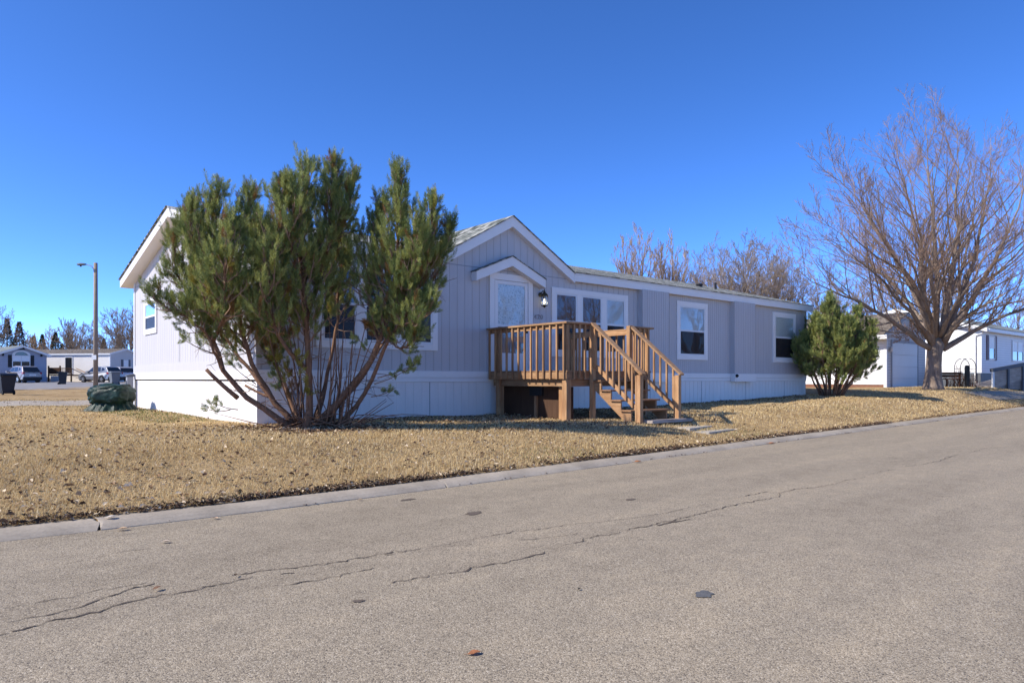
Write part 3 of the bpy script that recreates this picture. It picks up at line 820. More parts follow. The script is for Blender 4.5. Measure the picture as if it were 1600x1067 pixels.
# newel posts and sloping handrails
for x in (SX0 + .0, SX1 + .05):
    wbox('post', M['deck'], x - .045, x + .045, NY - .02, NY + .068, gl_(x, NY) - .1, H(.075))
    wbox('post', M['deck'], x - .045, x + .045, NY + .0695, NY + .108, gl_(x, NY) - .1, H(.06))
    top0 = np.array([x, DY - .05, H(zr_ - .005)]); top1 = np.array([x, NY - .07, H(.085)])
    q = MB(DO); q.bar(top0, top1, .13, .038); q.build('handrail', M['deck_y'], deck, bevel=.004)
    q = MB(DO); q.bar(top0 + [0, .0, -.80], top1 + [0, .10, -.72], .038, .085); q.build('lower_rail', M['deck_y'], deck, bevel=.003)
    for k in range(7):
        u = (k + .6) / 7.3; yy = top0[1] + (NY + .06 - top0[1]) * u
        zt = top0[2] + (top1[2] - top0[2]) * (yy - top0[1]) / (top1[1] - top0[1]) - .03
        o_ = -.0405 if x < 6.5 else .0405
        q = MB(DO); q.box(x + o_ - .018, x + o_ + .018, yy - .018, yy + .018, zt - .80, zt); q.build('baluster', M['deck'], deck, bevel=.003)
# plywood that closes the space below
q = MB(DO); q.box(DX0 + .42, DX0 + .445, DY + .25, -.03, .1, H(-.16)); q.build('skirt_panel', M['ply'], deck)
wbox('vent_box', M['dark'], DX0 + .36, DX0 + .419, -1.42, -1.02, H(-.36), H(-.17))
wbox('post', M['deck'], DX0 + .34, DX0 + .415, -1.25, -1.19, .25, H(-.365))

# paving slabs at the foot of the steps
for lab, quad in (('square grey paving slab nearer the foot of the wooden steps', [(1046, 666), (1078, 674), (1113, 667), (1081, 661)]),
                  ('grey paving slab lying between the other slab and the kerb', [(1081, 674.5), (1108, 679), (1151, 671.5), (1117, 667.5)])):
    P = [hit(*p) for p in quad]; c = np.mean(P, 0); zc = float(gz(*c))
    q = MB((c[0], c[1], zc)); q.prism([(p[0], p[1]) for p in P], zc - .06, zc + .012, 'z')
    o = q.build('paving_slab', M['slab'], bevel=.006); o.location = (c[0], c[1], zc); tag(o, lab, 'slab', 'paving slabs by the steps')
# ------------------------------------------------------------------ pines
def unit(v): return v / (np.linalg.norm(v) + 1e-9)
def resample(P, n):
    P = np.asarray(P, float); L = np.concatenate([[0], np.cumsum(np.linalg.norm(np.diff(P, axis=0), axis=1))])
    u = np.linspace(0, L[-1], n)
    Q = np.stack([np.interp(u, L, P[:, k]) for k in range(3)], 1)
    for _ in range(2): Q[1:-1] = (Q[:-2] + 2 * Q[1:-1] + Q[2:]) / 4
    return Q
def needles(shoots, m, name, parent, off, per=40, nlen=.06, nw=.006, seed=1):
    """shoots: (x,y,z, dx,dy,dz, length, kind) -> one mesh of needle blades"""
    g = np.random.default_rng(seed)
    S = np.array(shoots); n = len(S)
    S = np.repeat(S, per, 0); k = np.tile(np.arange(per), n)
    D = S[:, 3:6] / np.linalg.norm(S[:, 3:6], axis=1)[:, None]
    ref = g.normal(size=D.shape); A = np.cross(D, ref); A /= np.linalg.norm(A, axis=1)[:, None]
    u = (k + g.random(len(k))) / per
    base = S[:, :3] + D * (S[:, 6] * u)[:, None]
    ang = np.radians(np.where(u > .9, 16, 38) + g.normal(0, 8, len(k)))
    nd = D * np.cos(ang)[:, None] + A * np.sin(ang)[:, None]
    L = nlen * (.75 + .5 * g.random(len(k)))
    W = np.cross(nd, g.normal(size=nd.shape)); W /= np.linalg.norm(W, axis=1)[:, None]
    W *= nw / 2
    tip = base + nd * L[:, None]
    mid = base + nd * (L * .55)[:, None] + g.normal(0, .003, nd.shape)
    V = np.stack([base, mid + W, tip, mid - W], 1).reshape(-1, 3) - np.array(off)
    i = np.arange(len(k)) * 4
    Q = np.stack([i, i + 1, i + 2, i + 3], 1)
    ck = S[:, 7]; r1 = np.repeat(g.random(n), per)[:, None]; r2 = g.random(len(k))[:, None]
    cg = np.array([.095, .14, .042]) * (1 - r1) + np.array([.42, .43, .13]) * r1
    cy = np.array([.30, .26, .05]); cb = np.array([.27, .145, .05])
    c = np.where(ck[:, None] < .5, cg, np.where(ck[:, None] < 1.5, cy * (.7 + .5 * r1), cb * (.6 + .7 * r1))) * (.8 + .4 * r2)
    return raw_mesh(name, V, Q, np.repeat(c, 4, 0), m, parent)

def pine_branch(out_tw, shoots, p, d, L, r, g, dens, brown=.05, up=.9, size=1.0):
    """one side branch: curved axis, side twigs, needle shoots on the outer part"""
    n = 6; P = [np.array(p)]; d = unit(np.array(d))
    for i in range(n):
        d = unit(d + np.array([0, 0, up * .13]) + g.normal(0, .07, 3)); P.append(P[-1] + d * L / n)
    P = np.array(P)
    out_tw.append((P, np.linspace(r, .004, n + 1), 4))
    ns = max(2, int(L * dens))
    for i in range(ns):
        u = .25 + .75 * (i + g.random()) / ns
        q = P[0] + 0; f = u * n; a = min(int(f), n - 1); q = P[a] + (P[a + 1] - P[a]) * (f - a); ax = unit(P[a + 1] - P[a])
        side = unit(np.cross(ax, g.normal(size=3)))
        sd_ = unit(ax * .75 + side * .75 + np.array([0, 0, .55 * up]))
        sl2 = g.uniform(.05, .17) * (1.25 - .6 * u)
        e = q + sd_ * sl2
        out_tw.append((np.array([q, (q + e) / 2 + g.normal(0, .006, 3), e]), np.array([.005, .004, .003]), 3))
        fd = unit(sd_ * .7 + np.array([0, 0, 1.0 * up]))
        kind = 0 if g.random() > brown * (1.6 if u < .55 else .5) else (2 if g.random() < .6 else 1)
        shoots.append((*e, *fd, size * g.uniform(.11, .22), kind))
        if g.random() < .35:
            fd = unit(sd_ + side * .6 + g.normal(0, .25, 3) + np.array([0, 0, .3 * up]))
            shoots.append((*(q + sd_ * sl2 * .5), *fd, g.uniform(.08, .14), kind))
    fd = unit(d + np.array([0, 0, .5 * up])); shoots.append((*P[-1], *fd, g.uniform(.12, .18), 0))

def tufted_leader(P, r0, foli, R0, g, tw, shoots, brown=.05, step=.085, dens=16, tip=.17, dead=.5, up=.9, fat=1.3, size=1.0):
    """stem with whorled branches above arc fraction foli; R0 = half width of its foliage"""
    n = len(P); L = np.concatenate([[0], np.cumsum(np.linalg.norm(np.diff(P, axis=0), axis=1))]); T = L[-1]
    s = foli * T; az = g.random() * 6
    while s < T - .05:
        u = (s - foli * T) / (T - foli * T)
        p = np.array([np.interp(s, L, P[:, k]) for k in range(3)])
        q = np.array([np.interp(min(s + .1, T), L, P[:, k]) for k in range(3)]); ax = unit(q - p + 1e-6)
        prof = min(1, .6 + 2.2 * u) * (1 - u) ** .5 + .12
        for _ in range(1 if g.random() < .6 else 2):
            az += 2.4 + g.normal(0, .4)
            e1 = unit(np.cross(ax, [.3, .9, .1])); e2 = np.cross(ax, e1)
            el = R(25 + 40 * u + g.normal(0, 8))
            d = (e1 * math.cos(az) + e2 * math.sin(az)) * math.cos(el) + ax * math.sin(el)
            Lb = R0 * fat * prof * g.uniform(.55, 1.2)
            pine_branch(tw, shoots, p, d, Lb, .006 + .012 * Lb, g, dens, brown, up, size)
        s += step * g.uniform(.7, 1.3)
    ax = unit(P[-1] - P[-3])
    for k in range(5):
        d = unit(ax + g.normal(0, .28 if k else .04, 3)); p = P[-1] - ax * (.06 * k)
        shoots.append((*p, *d, tip * (1 if k == 0 else g.uniform(.4, .7)), 0))
    # bare dead twigs lower down
    s = .12 * T
    while s < foli * T + .3 and dead > 0:
        p = np.array([np.interp(s, L, P[:, k]) for k in range(3)])
        d = unit(np.array([g.normal(), g.normal(), g.uniform(-.35, .5)])); Lb = g.uniform(.12, .6)
        Q = [p]
        for i in range(4): d = unit(d + g.normal(0, .16, 3)); Q.append(Q[-1] + d * Lb / 4)
        tw.append((np.array(Q), np.linspace(.008, .003, 5), 3))
        if Lb > .3:
            for _ in range(2):
                a = Q[g.integers(1, 4)]; dd = unit(d + g.normal(0, .6, 3)); tw.append((np.array([a, a + dd * .1, a + dd * .2 + g.normal(0, .02, 3)]), np.array([.004, .003, .002]), 3))
        s += .16 / dead * g.uniform(.5, 1.5)

def rgb(n): return None
PD = 11.4
pbx, pby = (487 - 800) / F * PD, PD
pine = empty('pine_tree', (pbx, pby, float(gz(pbx, pby))), 0, 'large multi-stemmed pine with bare lower trunks at the near corner of the home', 'tree', 'pines beside the grey home')
PO = tuple(pine.location)
g = np.random.default_rng(21)
def stem(*pts, n=16):
    # the crown leans a little towards the street
    return resample([at(px, py + 13 * min(1, max(0, (420 - py) / 150)), PD + dy - .55 * min(1, max(0, (640 - py) / 280))) for px, py, dy in pts], n)
leaders = [  # points, base radius, foliage start, half width
    (stem((455, 668, 0), (430, 648, -.1), (395, 628, -.2), (368, 612, -.3), (345, 575, -.35), (330, 530, -.4), (322, 490, -.4), (318, 440, -.35), (322, 390, -.3), (330, 335, -.2), (341, 292, -.2)), .062, .50, .52),
    (stem((462, 668, .1), (430, 632, .1), (405, 595, .1), (385, 545, 0), (372, 490, -.1), (366, 440, -.1), (378, 380, -.1), (386, 340, 0), (391, 300, 0)), .058, .46, .50),
    (stem((385, 545, 0), (352, 505, .1), (305, 472, .2), (270, 425, .2), (272, 370, .1), (283, 345, .1)), .03, .30, .34),
    (stem((345, 575, -.35), (322, 520, -.6), (285, 490, -.8), (252, 478, -.85), (238, 462, -.85)), .02, .42, .24),
    (stem((480, 668, -.1), (485, 620, -.1), (481, 575, -.1), (480, 530, -.1), (478, 480, -.1), (470, 430, -.1), (468, 380, 0), (475, 320, 0), (477, 252, 0)), .072, .42, .56),
    (stem((480, 578, -.1), (455, 555, -.3), (430, 520, -.5), (418, 480, -.6), (418, 430, -.6), (428, 380, -.5), (438, 330, -.4), (446, 285, -.4)), .040, .34, .50),
    (stem((478, 500, -.1), (493, 450, .2), (508, 400, .3), (518, 330, .3), (522, 252, .3)), .040, .22, .46),
    (stem((508, 400, .3), (532, 360, .5), (546, 310, .6), (552, 270, .6)), .028, .15, .34),
    (stem((488, 670, .1), (520, 640, .1), (548, 608, .1), (570, 580, .1), (590, 540, .1), (605, 505, .1), (615, 460, .1), (620, 400, .1), (622, 330, .1), (623, 264, .1)), .075, .50, .50),
    (stem((592, 535, .1), (580, 490, .4), (572, 440, .5), (578, 390, .6), (588, 345, .6), (598, 312, .6)), .035, .30, .36),
    (stem((520, 670, .2), (545, 650, .2), (570, 620, .2), (585, 590, .1), (597, 545, 0), (622, 510, -.1), (642, 480, -.1), (660, 440, -.1), (672, 400, -.1), (677, 350, -.1), (677, 305, -.1)), .048, .55, .36),
    (stem((642, 480, -.1), (668, 448, 0), (690, 415, 0), (700, 375, 0), (702, 345, 0)), .02, .15, .20),
    (stem((620, 510, -.1), (640, 506, -.3), (660, 495, -.4), (676, 470, -.4)), .018, .25, .26),
    (stem((605, 525, .1), (622, 545, -.2), (640, 540, -.3), (655, 525, -.3)), .015, .35, .18),
    # stems on the far side fill the depth of the bush
    (stem((470, 668, .3), (440, 600, .8), (420, 520, 1.1), (410, 440, 1.2), (405, 380, 1.2), (400, 335, 1.2)), .05, .45, .44),
    (stem((490, 668, .3), (510, 600, .7), (525, 520, 1.0), (530, 440, 1.1), (535, 380, 1.1), (532, 330, 1.0)), .045, .58, .36),
    (stem((440, 640, .2), (380, 570, .6), (335, 500, .9), (310, 440, 1.0), (305, 395, 1.0), (310, 350, 1.0)), .04, .48, .40),
    (stem((500, 668, .3), (560, 600, .7), (610, 520, 1.0), (640, 440, 1.0), (650, 390, 1.0)), .04, .62, .32),
    (stem((322, 400, -.3), (300, 370, -.3), (296, 340, -.2), (300, 315, -.1)), .02, .1, .28),
    (stem((330, 540, -.4), (350, 490, -.7), (352, 440, -.9), (356, 390, -.9), (360, 345, -.8)), .03, .35, .40),
    (stem((615, 470, .1), (640, 430, -.3), (652, 390, -.4), (655, 345, -.4)), .022, .1, .30),
    (stem((466, 430, -.1), (452, 385, -.4), (456, 335, -.5), (462, 285, -.5)), .022, .1, .36),
]
tw, sh = [], []
mbt = MB(PO)
for k, (P, r0, fo, R0) in enumerate(leaders):
    P = P + np.concatenate([[[0, 0, 0]], g.normal(0, .012, (len(P) - 2, 3)), [[0, 0, 0]]])
    L = np.linspace(0, 1, len(P)); rad = .72 * r0 * (1 - L) ** .9 + .008
    if k in (0, 1, 4, 8, 10): rad[0] *= 1.35; rad[1] *= 1.1
    mbt.tube(P, rad, 9)
    tufted_leader(P, r0, max(.08, fo - .10), R0, g, tw, sh, brown=.12, dead=1.5 if k < 12 else .6, step=.058, dens=14.5, fat=1.26, size=1.08)
# cut stub, basal shoots, dead wood
mbt.tube(stem((372, 622, -.25), (345, 600, -.35), (322, 577, -.4), n=6), [.04, .036, .034, .032, .03, .029], 9)
mbt.tube(stem((425, 622, .1), (400, 612, .2), (383, 602, .25), n=5), [.024, .022, .02, .02, .02], 7)
for k in range(40):
    x0 = g.uniform(455, 545); x1 = x0 + g.normal(0, 22) + (x0 - 495) * .5; yt = g.uniform(470, 600)
    dy = g.uniform(-.2, .5)
    mbt.tube(stem((x0, 668, dy * .5), ((x0 + x1) / 2 + g.normal(0, 5), (668 + yt) / 2, dy), (x1, yt, dy + g.normal(0, .15)), n=8), np.linspace(.017, .005, 8) * g.uniform(.6, 1.1), 5)
for k in range(16):
    x0 = g.uniform(420, 560); a = g.uniform(-1, 1)
    mbt.tube(stem((x0, 668, -.1), (x0 + 60 * a, 655 + g.uniform(-12, 8), -.2), (x0 + 120 * a, 645 + g.uniform(-30, 15), g.uniform(-.6, .3)), n=7), np.linspace(.012, .004, 7), 4)
# low sprigs that kept their needles
def sprig(px, py, dy, tx, ty, nsh, kind=0):
    P = stem((px, py, dy), ((px + tx) / 2, (py + ty) / 2 + 4, dy - .1), (tx, ty, dy - .15), n=6)
    tw.append((P, np.linspace(.009, .004, 6), 4))
    for _ in range(nsh):
        q = P[g.integers(3, 6)] + g.normal(0, .035, 3); sh.append((*q, *unit(P[-1] - P[2] + g.normal(0, .25, 3) + [0, 0, .25]), g.uniform(.08, .13), kind))
for a in ((590, 590, 0, 650, 568, 12), (585, 600, 0, 640, 575, 8), (580, 620, .1, 618, 606, 6), (372, 640, -.3, 332, 628, 6), (360, 640, -.3, 326, 640, 4),
          (400, 600, -.1, 352, 560, 8), (395, 580, 0, 350, 540, 8), (470, 640, 0, 440, 560, 12, 1), (460, 650, 0, 455, 590, 12, 2), (470, 620, -.2, 470, 560, 10, 1),
          (455, 640, .1, 425, 585, 10, 0), (445, 600, .3, 420, 540, 14, 2), (470, 600, .2, 450, 530, 12, 0), (480, 640, -.2, 478, 600, 8, 1), (590, 560, 0, 560, 530, 8, 0), (600, 540, 0, 575, 510, 10, 2),
          (460, 590, .2, 430, 560, 10, 1), (440, 570, .3, 415, 560, 8, 0)):
    sprig(*a)
mbt.build('trunk', M['bark_pine'], pine, smooth=True)
mb = MB(PO)
for P, r, s in tw: mb.tube(P, r, s, cap=False)
twig = mb.build('twigs', M['twig'], pine)
needles(sh, M['needle'], 'crown', pine, PO, per=88, nlen=.060, nw=.0054, seed=3)
print('pine shoots', len(sh))

# small round pine at the far end of the home
bx_, by_ = 11.15, 24.1
bz_ = float(gz(bx_, by_))
bush = empty('pine_bush', (bx_, by_, bz_), 0, 'smaller bushy round pine with dense green needles at the far end of the grey home', 'tree', 'pines beside the grey home')
BO = tuple(bush.location); g = np.random.default_rng(5); tw, sh = [], []; mbt = MB(BO)
SB = by_ / F
def bpt(px, py, dy): return np.array([bx_ + (px - 1300) * SB, by_ + dy, bz_ + (614 - py) * SB])
tops = [(1299, 462, 0), (1318, 482, .2), (1338, 503, .1), (1351, 524, 0), (1358, 542, -.1), (1278, 492, .1), (1260, 520, .0), (1246, 535, -.1), (1286, 472, -.6), (1326, 486, -.7), (1270, 505, -.8),
        (1345, 508, -.8), (1305, 500, -1.0), (1310, 478, .8), (1275, 500, .9), (1338, 500, .9), (1252, 550, -.5), (1296, 530, -1.1), (1330, 535, -1.0), (1360, 560, -.3)]
for k, (px, py, dy) in enumerate(tops):
    x0 = 1300 + (px - 1300) * .25
    P = resample([bpt(x0, 616, dy * .15), bpt(1300 + (px - 1300) * .62, 580, dy * .6), bpt(1300 + (px - 1300) * .93, 545 + max(0, py - 530) * .5, dy * .95), bpt(px, py, dy)], 12)
    P[1:-1] += g.normal(0, .02, (10, 3))
    mbt.tube(P, np.linspace(.038, .012, 12), 7)
    tufted_leader(P, .04, .30 if abs(px - 1300) < 45 else .40, .40, g, tw, sh, brown=.02, step=.07, dens=15, tip=.20, dead=.25, fat=1.45)
mbt.build('trunk', M['bark_pine'], bush, smooth=True)
mb = MB(BO)
for P, r, s in tw: mb.tube(P, r, s, cap=False)
mb.build('twigs', M['twig'], bush)
needles(sh, M['needle'], 'crown', bush, BO, per=44, nlen=.08, nw=.012, seed=4)
print('bush shoots', len(sh))

# ------------------------------------------------------------------ bare broadleaf trees
def bare_tree(name, base, limbs, seed, label, group, twig_m='twig', trunk=None, levels=(9, 7, 6), ratio=.5, bark='bark', tropism=.10, wig=.10, thin=1.0, ang=(28, 55), cat='tree'):
    """limbs: list of (points, base radius); branches of three further orders grow from them"""
    g = np.random.default_rng(seed)
    root = empty(name, base, 0, label, cat, group)
    O = tuple(base); big, fine = MB(O), MB(O)
    if trunk is not None: big.tube(trunk[0], trunk[1], 16)
    def shoot(p, d, L, r, lev):
        n = 5 if lev < 2 else 4
        P = [np.array(p)]; d = unit(np.array(d))
        for i in range(n):
            d = unit(d + np.array([0, 0, tropism]) + g.normal(0, wig, 3)); P.append(P[-1] + d * L / n)
        return np.array(P)
    def grow(P, r, lev, L):
        n = len(P) - 1
        cnt = levels[lev]
        cnt = max(3, int(round(cnt * g.uniform(.75, 1.25))))
        for i in range(cnt):
            u = (.18 if lev == 0 else .12) + (.80 if lev == 0 else .86) * (i + g.random()) / cnt
            f = u * n; a = min(int(f), n - 1); q = P[a] + (P[a + 1] - P[a]) * (f - a); ax = unit(P[a + 1] - P[a])
            side = unit(np.cross(ax, g.normal(size=3))); side[2] += .25 if ax[2] < .6 else 0; side = unit(side)
            th = R(g.uniform(*ang)); d = ax * math.cos(th) + side * math.sin(th)
            Lc = L * ratio * (1.15 - .65 * u) * g.uniform(.7, 1.25)
            rc = max(r * ((1 - u) ** 1.1 * .85 + .1) * .42, .0045 * thin)
            C = shoot(q, d, Lc, rc, lev + 1)
            last = lev + 1 >= len(levels)
            rr = np.linspace(rc, max(rc * .3, .0035 * thin), len(C))
            (big if lev == 0 and rc > .02 else fine).tube(C, rr, 6 if lev == 0 else (4 if not last else 3), cap=False)
            if not last: grow(C, rc, lev + 1, Lc)
    for P, r in limbs:
        P = resample(P, 12); P[1:-1] += g.normal(0, .02, (10, 3)) * np.linalg.norm(P[-1] - P[0]) * .25
        big.tube(P, r * np.maximum((1 - np.linspace(0, 1, 12)) ** 1.25, .07), 9)
        grow(P, r, 0, np.linalg.norm(P[-1] - P[0]))
    big.build('trunk', M[bark], root, smooth=True)
    if fine.n: fine.build('crown', M[twig_m], root)
    return root


TD = 28.5
tb = np.array([(1458 - 800) / F * TD, TD, 0]); tb[2] = float(gz(tb[0], tb[1]))
def tp(px, py, dy=0):   # crown drawn in towards the fork so that the twig tips end where the photo's do
    return at(px, py if py > 535 else 535 - (535 - py) * .86, TD + dy)
trunkP = np.array([[tb[0], TD, tb[2] - .1], [tb[0], TD, tb[2] + .12], tp(1458, 590), tp(1459, 570), tp(1460, 552), tp(1462, 540), tp(1464, 528)])
trunkR = np.array([.48, .38, .32, .285, .28, .31, .26])
limbs = [
    ([tp(1455, 545), tp(1430, 528, -.3), tp(1405, 505, -.8), tp(1378, 482, -1.2), tp(1340, 460, -1.5), tp(1290, 440, -1.7), tp(1250, 415, -1.8), tp(1222, 385, -1.8)], .13),
    ([tp(1458, 545), tp(1452, 510, -.2), tp(1447, 480, -.5), tp(1430, 440, -.8), tp(1405, 390, -1), tp(1370, 330, -1.2), tp(1335, 270, -1.3), tp(1300, 215, -1.3)], .16),
    ([tp(1460, 540), tp(1456, 500, .2), tp(1450, 460, .5), tp(1440, 400, .8), tp(1428, 330, 1), tp(1415, 250, 1.2), tp(1400, 165, 1.3)], .17),
    ([tp(1462, 535), tp(1464, 490, .1), tp(1466, 450, 0), tp(1465, 400, -.2), tp(1460, 330, -.3), tp(1452, 240, -.3), tp(1445, 140, -.3)], .17),
    ([tp(1465, 535), tp(1472, 500, -.2), tp(1480, 460, -.4), tp(1490, 400, -.6), tp(1497, 330, -.7), tp(1500, 250, -.8), tp(1496, 150, -.8)], .16),
    ([tp(1468, 538), tp(1482, 500, .3), tp(1496, 465, .6), tp(1515, 410, .9), tp(1532, 340, 1), tp(1545, 260, 1.1), tp(1548, 165, 1.1)], .16),
    ([tp(1472, 540), tp(1490, 510, -.3), tp(1512, 465, -.6), tp(1545, 410, -.9), tp(1575, 345, -1.1), tp(1598, 270, -1.2), tp(1605, 190, -1.2)], .15),
    ([tp(1474, 545), tp(1500, 530, .2), tp(1530, 508, .2), tp(1565, 488, .1), tp(1600, 474, 0), tp(1650, 455, 0), tp(1690, 430, 0)], .13),
    ([tp(1470, 535), tp(1485, 500, 1), tp(1520, 450, 2), tp(1570, 400, 2.6), tp(1630, 340, 3), tp(1665, 280, 3)], .12),
    ([tp(1460, 535), tp(1440, 490, 1), tp(1405, 440, 2), tp(1360, 390, 2.6), tp(1310, 340, 3), tp(1275, 300, 3)], .12),
    ([tp(1460, 530), tp(1455, 490, -1), tp(1440, 440, -2.2), tp(1420, 380, -3), tp(1390, 310, -3.3)], .11),
    ([tp(1466, 530), tp(1480, 490, -1), tp(1510, 440, -2.4), tp(1540, 380, -3.2), tp(1560, 320, -3.5)], .11),
    ([tp(1452, 542), tp(1436, 528, -.3), tp(1420, 522, -.6), tp(1402, 521, -.8)], .06),
    ([tp(1456, 540), tp(1440, 505, -.6), tp(1415, 465, -1.5), tp(1375, 420, -2.2), tp(1325, 370, -2.6), tp(1270, 325, -2.8)], .11),
    ([tp(1458, 535), tp(1445, 490, .6), tp(1422, 430, 1.6), tp(1390, 360, 2.2), tp(1355, 285, 2.5), tp(1325, 235, 2.6)], .11),
    ([tp(1462, 532), tp(1462, 480, -1), tp(1455, 420, -1.9), tp(1438, 330, -2.5), tp(1420, 230, -2.7), tp(1412, 190, -2.7)], .12),
    ([tp(1466, 532), tp(1478, 480, 1), tp(1500, 410, 2), tp(1520, 320, 2.6), tp(1525, 230, 2.8), tp(1522, 175, 2.8)], .12),
    ([tp(1470, 538), tp(1492, 505, -1), tp(1530, 470, -2), tp(1580, 440, -2.6), tp(1640, 400, -3)], .10),
]
ash = bare_tree('bare_tree', tb, limbs, 8, 'big leafless tree with a stout grey trunk on the lawn by the garage', 'bare trees', trunk=(trunkP, trunkR), levels=(17, 11, 6), ratio=.41, tropism=.10, wig=.075, thin=1.1, ang=(24, 52))

# bare trees farther off: base pixel, top pixel row, distance, spread (px), kind
def far_tree(px, by, ty, y, half, seed, label, group, tm='twig_far', nl=10, levels=(10, 8, 6), fork=.28, up=.8, ang=(25, 50), thin=2.2):
    b = at(px, by, y); s = y / F; hgt = (by - ty) * s; g = np.random.default_rng(seed); w_ = half * s * 1.15
    top = b + [0, 0, hgt]
    fk = b + [0, 0, hgt * fork]
    limbs = []
    for k in range(nl):
        a = k / nl * 2 * math.pi + g.normal(0, .3); q = g.uniform(.35, 1.0) if k else .1
        e = fk + np.array([math.cos(a) * w_ * q, math.sin(a) * w_ * q, hgt * (1 - fork) * (1.0 - .38 * q * q) * g.uniform(.88, 1.02)])
        m1 = fk + (e - fk) * [.35, .35, .30]; m2 = fk + (e - fk) * [.75, .75, .62]
        limbs.append(([fk - [0, 0, hgt * .05 * g.random()], m1, m2, e], hgt * .011))
    r = hgt * .022
    return bare_tree('bare_tree', b, limbs, seed, label, group, tm, trunk=(np.array([b - [0, 0, .3], b + [0, 0, .3], (b + fk) / 2, fk]), np.array([r * 1.5, r * 1.15, r, r * .9])), levels=levels, ratio=.42, tropism=.1 * up, thin=thin, ang=ang)
BG = 'bare trees'
far_tree(995, 592, 354, 62, 38, 31, 'tall thin pale tree behind the roof, nearest the entry gable', BG, 'twig_tan', 7, (9, 8, 6), .45, 1.4, (18, 40))
far_tree(1048, 592, 366, 64, 36, 32, 'narrow tan tree behind the roof between the thin pale tree and the round one', BG, 'twig_tan', 7, (10, 8, 6), .40, 1.6, (15, 38))
far_tree(1155, 592, 374, 58, 72, 33, 'round-crowned leafless tree right behind the roof vents of the grey home', BG, 'twig_far', 16, (11, 8, 6), .24)
far_tree(1085, 592, 400, 68, 36, 47, 'leafless tree peeping over the roof between the tan tree and round-crowned one', BG, 'twig_far', 10)
far_tree(1200, 592, 392, 62, 46, 48, 'leafless tree overlapping the far side of the round-crowned one', BG, 'twig_far', 12)
far_tree(1232, 592, 404, 66, 50, 34, 'leafless tree behind the far end of the grey roof, beside the round-crowned one', BG, 'twig_far', 12)
far_tree(1300, 592, 425, 70, 60, 35, 'leafless tree rising behind the small pine bush and garage roof', BG, 'twig_far', 12)
far_tree(1372, 592, 430, 64, 60, 36, 'leafless tree behind the garage, left of the stout trunk', BG, 'twig_far', 12)
far_tree(1470, 592, 425, 72, 60, 37, 'leafless tree behind the white house gable and stout trunk', BG, 'twig_far', 12)
far_tree(1590, 592, 452, 70, 48, 38, 'leafless tree behind the white house roof at the picture edge', BG, 'twig_far', 7)
far_tree(1120, 592, 418, 74, 45, 39, 'low leafless tree filling the gap between tan tree and round-crowned one', BG, 'twig_tan', 7)
far_tree(203, 592, 478, 92, 45, 40, 'leafless tree seen against the sky beside the far corner of the grey home', BG, 'twig_far', 12, thin=3)
far_tree(140, 592, 505, 98, 42, 41, 'spreading leafless tree behind the brown-roofed house and the street lamp', BG, 'twig_far', 12, thin=3)
far_tree(176, 592, 512, 104, 30, 42, 'leafless tree between the street lamp and the grey home corner', BG, 'twig_far', 7, thin=3)
far_tree(112, 592, 500, 102, 20, 43, 'thin upright leafless tree among the spruces', BG, 'twig_far', 6, thin=3, up=1.5, ang=(18, 38))
far_tree(74, 592, 512, 100, 22, 44, 'small leafless tree between two spruces behind the blue gable', BG, 'twig_tan', 6, thin=3)
far_tree(-8, 592, 478, 90, 34, 45, 'leafless tree cut off by the picture edge behind the blue-fronted house', BG, 'twig_far', 8, thin=3)
far_tree(42, 592, 515, 106, 26, 46, 'low leafless tree behind the tall brownish spruce', BG, 'twig_tan', 6, thin=3)
# street trees farther along the kerb, mirrored in the windows
for k, (wx, wy, hh, lab) in enumerate(((24, 11.2, 7.5, 'leafless street tree across the road, outside the picture edge'), (25, 16.5, 9, 'taller leafless street tree at the kerb, outside the picture edge'),
                                       (27.5, 22.4, 9.5, 'leafless street tree on the lawn edge, outside the picture edge'))):
    t_ = far_tree(800, 592, 592 - hh / 20 * F, 20, 240, 51 + k, lab, BG, 'twig', 10, (9, 7, 5), thin=1.3)
    t_.location = (wx, wy, float(gz(wx, wy)))

# spruces behind the far houses
def spruce(px, by, ty, y, half, seed, label, tone):
    g = np.random.default_rng(seed); b = at(px, by, y); s = y / F; hgt = (by - ty) * s; w_ = half * s * 1.9
    root = empty('spruce_tree', b, 0, label, 'tree', 'spruces behind the far houses')
    mb = MB(b); mb.tube([b - [0, 0, .3], b + [0, 0, hgt * .97]], [hgt * .022, .03], 7); mb.build('trunk', M['bark'], root)
    V, Q, Cc = [], [], []
    n = 4200
    for k in range(n):
        u = g.random() ** .9 * .98 + .01; lay = (u * 13) % 1
        rad = w_ * (1 - u) * (.62 + .38 * (1 - lay)) * (1 + .2 * math.sin(9 * u + seed)) ; q = g.random() ** .5
        a = g.random() * 6.283; r = rad * q
        p = np.array([math.cos(a) * r, math.sin(a) * r, hgt * u - .10 * r])
        d = unit(np.array([math.cos(a), math.sin(a), -.25 if g.random() < .7 else .4]) + g.normal(0, .35, 3)); L = hgt * .03 * g.uniform(.6, 1.3); wv = unit(np.cross(d, g.normal(size=3))) * L * .2
        i = len(V); V += [p, p + d * L * .5 + wv, p + d * L, p + d * L * .5 - wv]; Q.append((i, i + 1, i + 2, i + 3))
        c = np.array(tone) * g.uniform(.6, 1.3); Cc += [c] * 4
    raw_mesh('crown', np.array(V), Q, np.array(Cc), M['needle'], root)
GR, OL, BR_ = (.035, .055, .035), (.085, .085, .035), (.13, .09, .055)
